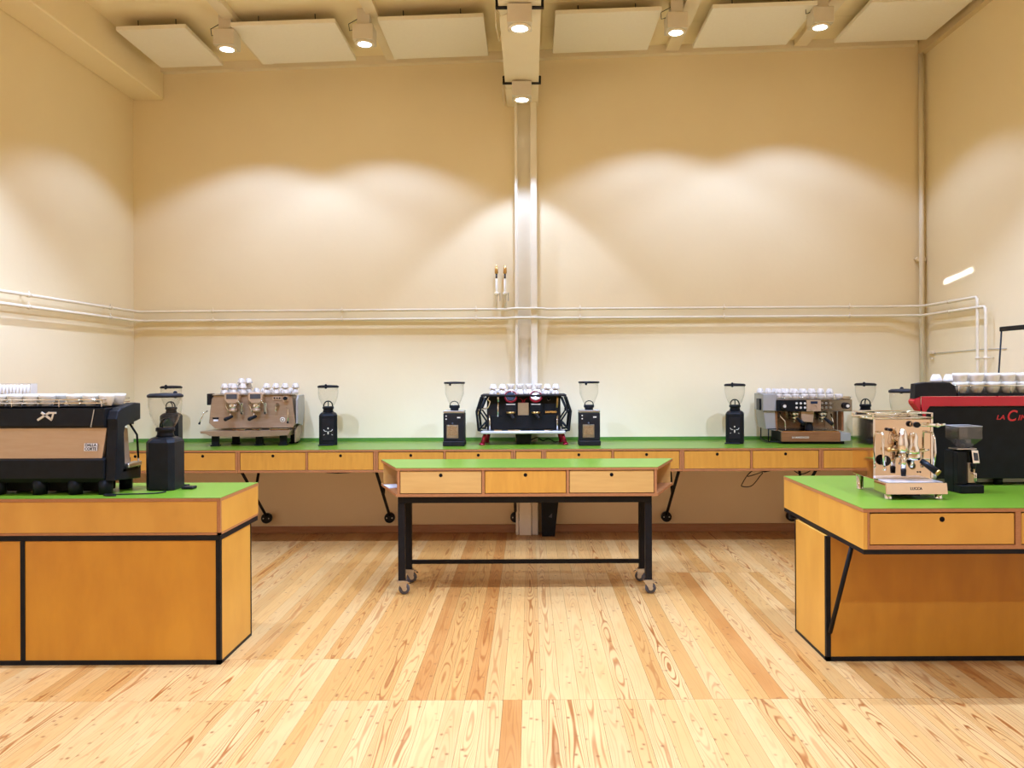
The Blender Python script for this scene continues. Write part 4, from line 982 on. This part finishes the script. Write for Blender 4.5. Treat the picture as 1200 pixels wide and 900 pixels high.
put('side_guard', B().tube([(-0.33, 0.0, 0.02), (-0.33, 0.0, 0.13), (-0.33, 0.30, 0.13), (-0.33, 0.30, 0.02), (-0.33, 0.0, 0.02)], 0.005, 6).tube([(-0.33, 0.0, 0.02), (-0.24, -0.02, 0.015)], 0.005, 6).tube([(-0.33, 0.0, 0.13), (-0.26, 0.0, 0.13)], 0.005, 6), BLK, t)
sp_ = put('backsplash', rb(911, 986, 481, 504, 0.14, 0.33), DSTEEL, t)
up = put('upper_body', rb(911, 997, 467, 481, -0.01, 0.35, 0.004), DSTEEL, t)
put('upper_end', B().box(r(895, 0)[0], r(910.8, 0)[0], 0.0, 0.36, r(0, 480.5)[1], r(0, 460.5)[1], 0.004), GREYP, t)
put('end_grip', B().box(r(892.8, 0)[0], r(894.8, 0)[0], 0.08, 0.2, r(0, 480)[1], r(0, 466.5)[1], 0.001), BLK, t)
put('lower_end', B().prism([(r(896, 0)[0], r(0, 480.6)[1]), (r(909, 0)[0], r(0, 480.6)[1]), (r(911, 0)[0], r(0, 504)[1]), (r(899, 0)[0], r(0, 502)[1])], 0.02, 0.34, 'y', 0.002), GREYP, t)
put('splash_edge', rb(909.2, 912, 481, 504, 0.02, 0.139), WALNUT, t)
put('splash_edge', rb(986.2, 988.5, 481, 504, 0.02, 0.139), WALNUT, t)
bl = put('black_fascia', rb(909.5, 944, 467.8, 480.5, -0.0155, -0.0105, 0.001), BLK, t)
tp = put('centre_fascia', rb(944.6, 961, 467.8, 480.8, -0.0165, -0.0105, 0.001), TAN, t)
put('group_cover', B().prism([(r(939, 0)[0], r(0, 481)[1]), (r(954, 0)[0], r(0, 481)[1]), (r(953, 0)[0], r(0, 494)[1]), (r(940, 0)[0], r(0, 493)[1])], 0.01, 0.10, 'y', 0.003), TAN, t)
put('display', rb(949, 957, 469, 472, -0.019, -0.017, 0.0005), SCREEN, tp)
put('gauge', B().lathe([(0, -0.006), (0.026, -0.006), (0.028, 0.004), (0.028, 0.006)], (r(952.5, 0)[0], -0.0175, r(0, 477)[1]), 20, 'y'), TAN, tp)
for px, py in [(919, 474.5), (991, 474.3)]:
    x, z = r(px, py)
    kn = put('steam_knob', B().cyl((x-0.012, -0.016, z), (x-0.012, -0.055, z), 0.028, 0.026, 18), BLKM, t)
    put('knob_cap', B().cyl((x-0.008, -0.0555, z), (x-0.008, -0.06, z), 0.014, seg=14), PORC, kn)
for c0_ in (933, 962.5):
    for i in range(3):
        for j in range(2):
            x, z = r(c0_+i*4.8, 471.5+j*5)
            put('button', B().cyl((x, -0.0105 if c0_ > 950 else -0.016, z), (x, -0.022, z), 0.011, 0.009, 12), (STEEL if c0_ > 950 else PORC), t)
for px in (934, 966):
    x, z = r(px, 482)
    gp = put('group_head', B().cyl((x, 0.06, z-0.0), (x, 0.06, z-0.035), 0.042, 0.036, 18), CHROME, t)
    put('portafilter', B().cyl((x, 0.06, z-0.065), (x, 0.06, z-0.036), 0.034, 0.036, 18).tube([(x-0.01, 0.05, z-0.065), (x-0.012, 0.04, z-0.09)], 0.006), CHROME, gp)
    put('handle', B().cyl((x+0.005, 0.02, z-0.055), (x+0.045, -0.06, z-0.10), 0.013, 0.016, 12), BLK, gp)
x, z = r(916, 482)
put('steam_wand', B().tube([(x, 0.05, z), (x, 0.03, z-0.04), (x+0.035, 0.02, z-0.08), (x+0.04, 0.02, z-0.16)], 0.006), CHROME, t)
x, z = r(975, 484)
put('steam_wand', B().tube([(x, 0.05, z), (x+0.01, 0.03, z-0.06), (x+0.012, 0.02, z-0.14)], 0.006), CHROME, t)
put('pitcher', B().lathe([(0, 0), (0.035, 0), (0.037, 0.03), (0.028, 0.06), (0.030, 0.075), (0.027, 0.075), (0.025, 0.06), (0, 0.055)], (r(950, 0)[0], 0.06, r(0, 504.5)[1]), 18), BLK, t)
put('tray_grate', rb(916, 981, 503.9, 504.9, -0.03, 0.12, 0.0005), CHROME, t)
put('cup_rail', B().tube([(r(911, 0)[0], 0.0, 0.405), (r(996, 0)[0], 0.0, 0.405)], 0.004, 6).box(r(986, 0)[0], r(996.5, 0)[0], 0.0, 0.2, 0.3895, 0.415, 0.01), CHROME, t)
gw = 'white cups on the walnut-fronted machine'
wt_ = r(0, 467)[1]+0.0006
stack(t, [(p-945)/k for p in (914, 924, 934, 944, 954, 964, 974, 984)], 0.05, wt_, 1, 'front row on walnut-fronted machine', gw, inv=False)
stack(t, [(p-945)/k for p in (917, 927, 937, 947, 957, 967, 977)], 0.14, wt_, 2, 'second row on walnut-fronted machine', gw)
stack(t, [(p-945)/k for p in (915, 926, 937, 948, 959, 970)], 0.235, wt_, 2, 'rear row on walnut-fronted machine', gw)
p0 = r(903, 460.3)
stack(t, [(p-945)/k for p in (896.5, 906)], 0.17, p0[1]+0.0006, 1, 'pair at left end of walnut-fronted machine', gw)

# ================================================================ SMALL CHROME MACHINE
yF = 4.155
t = thing('espresso_machine', 'small polished chrome espresso machine on the right island', 'espresso machine', (1.91, yF, H))
sF = 950/yF; sT = 950/4.11
def c(px, py): return ((px-621)/sF-1.91, 1.5-(py-436)/sF-H)
bx0, bx1 = -0.152, 0.150
zt_ = c(0, 493)[1]
put('body', B().box(bx0, bx1, 0.0, 0.27, 0.082, zt_, 0.003), CHROME_REFL, t)
for x in (bx0-0.002, bx1-0.008): put('front_edge', B().box(x, x+0.010, -0.006, -0.0005, 0.09, zt_), CHROME, t)
put('drip_tray', B().prism([(-0.0005, 0.082), (-0.0005, 0.028), (-0.147, 0.028), (-0.137, 0.082)], bx0+0.002, bx1+0.006, 'x', 0.004), CHROME_REFL, t)
put('tray_grate', B().box(bx0+0.02, bx1-0.01, -0.13, -0.01, 0.0825, 0.086, 0.001), SILVER, t)
for x, y in [(-0.125, -0.11), (0.125, -0.11), (-0.125, 0.235), (0.125, 0.235)]:
    put('foot', B().lathe([(0.019, 0), (0.020, 0.004), (0.017, 0.01), (0.019, 0.0275 if y < 0 else 0.0815), (0, 0.0275 if y < 0 else 0.0815)], (x, y, 0), 18), CHROME, t)
put('drain_drawer', B().box(-0.05, 0.05, -0.08, 0.1, 0.010, 0.0275, 0.002), BLK, t)
lettering('name_text', 'LUCCA', 0.019, LETB, t, (0.0, -0.1425, 0.055), rx=PI/2-0.183, width=0.058, bold=0.0004, spacing=1.1)
rl = B()
for z in (zt_+0.006, zt_+0.030):
    rl.tube([(bx0+0.0, 0.0, z), (bx1, 0.0, z), (bx1, 0.265, z), (bx0, 0.265, z), (bx0-0.0, 0.0, z)], 0.004, 6)
for x in (bx0, bx1):
    for y in (0.0, 0.265): rl.cyl((x, y, zt_), (x, y, zt_+0.032), 0.005, seg=8)
rl.tube([(bx0-0.025, 0.02, zt_+0.03), (bx0+0.0, 0.0, zt_+0.02)], 0.004, 6)
put('cup_rail', rl, CHROME, t)
def kn(px, py, rad, y=-0.05, mat=BLK, name='knob'):
    x, z = c(px, py)
    o = put(name, B().lathe([(0, y-0.012), (rad*0.7, y-0.012), (rad, y-0.004), (rad, y+0.012), (rad*0.5, y+0.018), (rad*0.4, y+0.02)], (x, 0, z), 18, 'y').cyl((x, y+0.018, z), (x, -0.0005, z), 0.008), mat, t)
    return o
kn(1041, 505, 0.026, -0.05, BLK, 'steam_knob'); 
x, z = c(1070, 499)
put('water_valve', B().cyl((x, -0.0005, z), (x, -0.03, z), 0.012).cyl((x, -0.03, z), (x+0.10, -0.05, z-0.003), 0.009).sphere((x+0.10, -0.05, z-0.003), 0.012, 10).cyl((x+0.10, -0.05, z-0.003), (x+0.135, -0.055, z+0.002), 0.006), CHROME, t)
put('valve_grip', B().cyl((x-0.002, -0.03, z), (x-0.002, -0.048, z), 0.015), BLK, t)
x, z = c(1052, 504)
put('group_column', B().lathe([(0, 0), (0.014, 0), (0.020, -0.03), (0.026, -0.07), (0.024, -0.105), (0.015, -0.12), (0, -0.12)], (x, -0.055, z), 18).cyl((x, -0.06, z-0.12), (x, -0.06, z-0.20), 0.013).cyl((x, -0.0005, z-0.05), (x, -0.05, z-0.05), 0.02).cyl((x, -0.0005, z-0.1), (x, -0.05, z-0.1), 0.015), CHROME, t)
put('column_sleeve', B().cyl((x, -0.06, z-0.202), (x, -0.06, z-0.235), 0.014, 0.012), BLK, t)
x, z = c(1063, 510)
put('group_bell', B().lathe([(0, 0.01), (0.016, 0.008), (0.024, -0.01), (0.022, -0.05), (0.030, -0.075), (0.034, -0.10), (0.0, -0.10)], (x+0.003, -0.055, z), 20).cyl((x, -0.0005, z-0.03), (x, -0.05, z-0.03), 0.022), CHROME, t)
pfz = z-0.115
pf = put('portafilter', B().cyl((x+0.003, -0.055, pfz-0.012), (x+0.003, -0.055, pfz+0.0145), 0.034, 0.036, 20).tube([(x-0.03, -0.06, pfz), (x-0.045, -0.06, pfz-0.04), (x-0.04, -0.06, pfz-0.08)], 0.005).tube([(x+0.0, -0.06, pfz-0.012), (x-0.012, -0.065, pfz-0.05)], 0.008), CHROME, t)
put('handle', B().cyl((x+0.035, -0.075, pfz-0.015), (x+0.085, -0.13, pfz-0.065), 0.014, 0.018, 14), BLK, pf)
put('handle_tip', B().cyl((x+0.085, -0.13, pfz-0.065), (x+0.092, -0.138, pfz-0.072), 0.016), BRASS, pf)
put('bracket_arm', B().tube([(x+0.03, -0.03, pfz+0.02), (x+0.07, -0.03, pfz+0.03), (x+0.10, -0.02, pfz+0.035)], 0.005).tube([(x+0.02, -0.05, pfz-0.005), (x+0.09, -0.05, pfz-0.012)], 0.004), CHROME, t)
x, z = c(1034.5, 541)
ga = put('pressure_gauge', B().lathe([(0, -0.028), (0.028, -0.028), (0.034, -0.034), (0.036, -0.028), (0.036, -0.001)], (x, 0, z), 24, 'y'), CHROME, t)
put('gauge_face', B().cyl((x, -0.0285, z), (x, -0.0292, z), 0.027, seg=20), BLKM, ga)
put('needle', B().box(x-0.002, x+0.002, -0.031, -0.0295, z-0.005, z+0.022), LETW, ga)
for px, s in ((1029.5, -1), (1087, 1)):
    x, z = c(px, 508)
    put('steam_wand', B().tube([(x, -0.0005, z), (x, -0.045, z), (x+s*0.004, -0.06, z-0.03), (x+s*0.006, -0.065, z-0.10), (x-s*0.002, -0.06, z-0.17)], 0.006), CHROME, t)
    put('steam_tip', B().lathe([(0, 0), (0.008, 0.002), (0.009, 0.012), (0.006, 0.02)], (x-s*0.002, -0.06, z-0.19), 12), CHROME, t)
x, z = c(1045, 535)
put('outlet_fitting', B().cyl((x-0.03, -0.0005, z+0.03), (x-0.03, -0.035, z+0.03), 0.010).cyl((x-0.03, -0.03, z+0.03), (x+0.01, -0.04, z+0.028), 0.006).sphere((x-0.03, -0.036, z+0.03), 0.013, 10), BRASS, t)
put('screw', B().cyl((0.075, -0.0005, 0.12), (0.075, -0.004, 0.12), 0.004, seg=8).cyl((0.088, -0.0005, 0.12), (0.088, -0.004, 0.12), 0.004, seg=8), BLK, t)
# white hose behind
tag(put('water_hose', B().tube(smooth([(2.125, 4.50, H+0.012), (2.16, 4.42, H+0.03), (2.175, 4.36, H+0.07), (2.155, 4.40, H+0.10), (2.13, 4.5, H+0.10)], 5), 0.011, 8), CREAM), 'cream hose curling between the chrome machine and the little grinder', 'hose')

# ================================================================ SMALL GRINDER
t = thing('coffee_grinder', 'small black grinder with square smoked hopper in front of red machine', 'coffee grinder', ((1130-621)/222, 4.24, H), 0.10)
t.scale = (0.75, 0.75, 1.0)
put('body', B().prism([(-0.085, 0.0), (0.085, 0.0), (0.085, 0.205), (0.03, 0.222), (-0.03, 0.225), (-0.085, 0.215)], 0.045, 0.15, 'y', 0.004), BLK, t)
put('base', B().box(-0.085, 0.085, -0.045, 0.0445, 0, 0.042, 0.004), BLK, t)
put('left_shell', B().box(-0.085, -0.012, 0.0, 0.0445, 0.0425, 0.214, 0.004), BLK, t)
put('top_plate', B().prism([(-0.085, 0.0), (0.06, 0.0), (0.075, 0.10), (-0.085, 0.10)], 0.226, 0.231, 'z'), STEEL, t)
put('chute', B().prism([(0.0, 0.225), (0.05, 0.222), (0.062, 0.155), (0.012, 0.155)], -0.03, 0.0, 'y', 0.002), CHROME, t)
put('screen', B().prism([(0.016, 0.212), (0.044, 0.209), (0.052, 0.17), (0.022, 0.17)], -0.034, -0.0305, 'y'), SCREEN, t)
put('column', B().box(0.0, 0.052, 0.005, 0.0445, 0.05, 0.154, 0.002), TAN, t)
put('spout', B().cyl((0.028, -0.01, 0.154), (0.028, -0.01, 0.125), 0.020, 0.014), BLK, t)
put('fork', B().box(0.015, 0.04, -0.03, 0.0045, 0.098, 0.104, 0.001).cyl((0.022, -0.03, 0.100), (0.022, -0.03, 0.06), 0.004).cyl((0.034, -0.03, 0.100), (0.034, -0.03, 0.06), 0.004), CHROME, t)
put('button', B().cyl((0.026, 0.0045, 0.115), (0.026, -0.002, 0.115), 0.009), BLK, t)
put('side_knob', B().cyl((0.085, 0.06, 0.19), (0.105, 0.05, 0.20), 0.007), STEEL, t)
hp = B()
def shell(z0, z1, a0, a1, b0, b1):
    hp.hexa([(a0, b0, z0), (a1, b0, z0), (a1, b1, z0), (a0, b1, z0)], [(a0, b0, z1), (a1, b0, z1), (a1, b1, z1), (a0, b1, z1)])
hp.hexa([(-0.03, 0.03, 0.2315), (0.03, 0.03, 0.2315), (0.03, 0.07, 0.2315), (-0.03, 0.07, 0.2315)], [(-0.088, -0.03, 0.282), (0.082, -0.03, 0.282), (0.082, 0.13, 0.282), (-0.088, 0.13, 0.282)])
hp.box(-0.088, 0.082, -0.03, 0.13, 0.2825, 0.345)
hh = put('hopper', hp, SMOKE, t)
put('hopper_rim', B().tube([(-0.088, -0.03, 0.347), (0.082, -0.03, 0.347), (0.082, 0.13, 0.347), (-0.088, 0.13, 0.347), (-0.088, -0.03, 0.347)], 0.0025, 5), GREYP, hh)
put('hopper_nut', B().cyl((0, -0.005, 0.25), (0, 0.03, 0.252), 0.016, 0.018, 12), GLASS, hh)

# ================================================================ RED AND BLACK MACHINE
yR = 4.50; sR = 950/yR; xR = (1080-621)/sR
t = thing('espresso_machine', 'large red and black espresso machine at the right edge on right island', 'espresso machine', (xR, yR, H))
LR = 1.05
def q(px, py): return ((px-621)/sR-xR, 1.5-(py-436)/sR-H)
zz = lambda py: 1.5-(py-436)/sR-H
z_b, z_r0, z_r1, z_t = zz(563), zz(478), zz(466.5), zz(450)
put('back_panel', B().prism([(0.012, z_b), (0.012, zz(482)), (0.026, zz(478.5)), (LR, zz(478.5)), (LR, z_b)], 0.0, 0.02, 'y', 0.004), BLK, t)
put('body_core', B().prism([(0.006, 0.021), (0.006, 0.06), (0.17, 0.29), (0.17, 0.37), (LR, 0.37), (LR, 0.021)], z_b, zz(479), 'z'), BLKM, t)
put('red_band', B().prism([(-0.004, z_r1), (-0.004, zz(480)), (0.008, zz(497)), (0.014, zz(497)), (0.022, zz(483)), (0.04, z_r0), (LR, z_r0), (LR, z_r1)], -0.012, -0.0005, 'y', 0.003), RED, t)
put('red_side', B().prism([(-0.0045, z_r1), (-0.035, zz(469)), (-0.045, zz(472)), (-0.042, zz(475)), (-0.020, zz(481)), (-0.0045, zz(486))], 0.0, 0.07, 'y', 0.004), RED, t)
put('top_cover', B().prism([(-0.040, z_r1-0.012), (-0.034, z_t-0.008), (0.02, z_t), (0.155, z_t), (0.185, z_t-0.02), (0.20, z_r1+0.001), (-0.004, z_r1+0.001)], 0.0, 0.06, 'y', 0.004), BLKM, t)
put('top_cover', B().prism([(0.0, 0.0605), (0.17, 0.29), (0.17, 0.36), (0.195, 0.36), (0.195, 0.0605)], z_r1+0.0015, z_t-0.003, 'z', 0.004), BLKM, t)
td = put('cup_tray', B().box(0.202, LR, 0.0, 0.36, z_r1+0.001, z_r1+0.016), BLK, t)
rr_ = B(); zr = zz(454)
rr_.tube([(0.215, 0.33, zr), (0.205, 0.02, zr), (0.215, 0.008, zr), (LR, 0.008, zr)], 0.004, 6)
for x in (0.21, 0.5, 0.8): rr_.cyl((x, 0.008, z_r1+0.016), (x, 0.008, zr), 0.003, seg=6)
put('gallery_rail', rr_, CHROME, t)
for x in (0.05, 0.45, 0.85):
    for y in (0.05, 0.33): put('foot', B().cyl((x+(0.15 if y > 0.1 else 0), y, 0), (x+(0.15 if y > 0.1 else 0), y, z_b), 0.022, 0.026, 16), BLK, t)
put('under_tray', B().box(0.12, LR, 0.085, 0.30, 0.006, z_b-0.001, 0.002), GREYP, t)
# lettering: LA C IMBALI, large C
lg = xR+0.0
def lt(txt, px, py, size, b_=0.0004, w_=None):
    x, z = q(px, py); lettering('name_text', txt, size, LETR, t, (x, -0.0012, z), shear=0.25, bold=b_, width=w_)
lt('LA', 1172, 491.5, 0.036, w_=0.046); lt('C', 1184.5, 490, 0.085, 0.001, w_=0.056); lt('IMBALI', 1208, 492, 0.042, w_=0.155)
gR = 'cups on the red and black machine'
zc_ = H+z_r1+0.0165
for lay in range(2):
    for i, px in enumerate((1125, 1144, 1163, 1181, 1199)):
        cup(CUP_B if lay == 0 else CUP_C, ((px-621)/(950/4.56), 4.56, zc_+lay*0.048), 'large cup in front row on red machine, %s from left, %s' % (ORD[i], ['bottom one', 'top one'][lay]), gR, rz=1.5)
    for i, px in enumerate((1135, 1153, 1170, 1188)):
        cup(CUP_B if lay == 0 else CUP_C, ((px-621)/(950/4.66), 4.66, zc_+lay*0.048), 'large cup in middle row on red machine, %s from left, %s' % (ORD[i], ['bottom one', 'top one'][lay]), gR, rz=1.5)
zc2 = H+z_t+0.0005
for i, px in enumerate((1097, 1112)):
    for lay in range(1):
        cup(CUP_S, ((px-621)/(950/4.70)+0.0, 4.70+0.0, zc2-0.0025), 'small white cup on the black cover of red machine, %s from left' % ORD[i], gR, inv=True, rz=1.5)
for i, px in enumerate((1126, 1141)):
    cup(CUP_S, ((px-621)/(950/4.78), 4.78, zc_), 'small white cup in the tray rear of red machine, %s from left' % ORD[i], gR, inv=False, rz=1.5)
# black stand arm
t = thing('metal_stand', 'black metal stand arm rising behind the red and black machine', 'stand', (2.80, 4.915, H))
put('base', B().box(-0.04, 0.04, -0.022, 0.022, 0, 0.012, 0.002), BLKST, t)
put('post', B().cyl((0, 0, 0.012), (0.06, 0, 0.875), 0.005, seg=8), BLKST, t)
put('arm', B().box(0.055, 0.07, -0.75, 0.015, 0.875, 0.903, 0.003), BLKST, t)
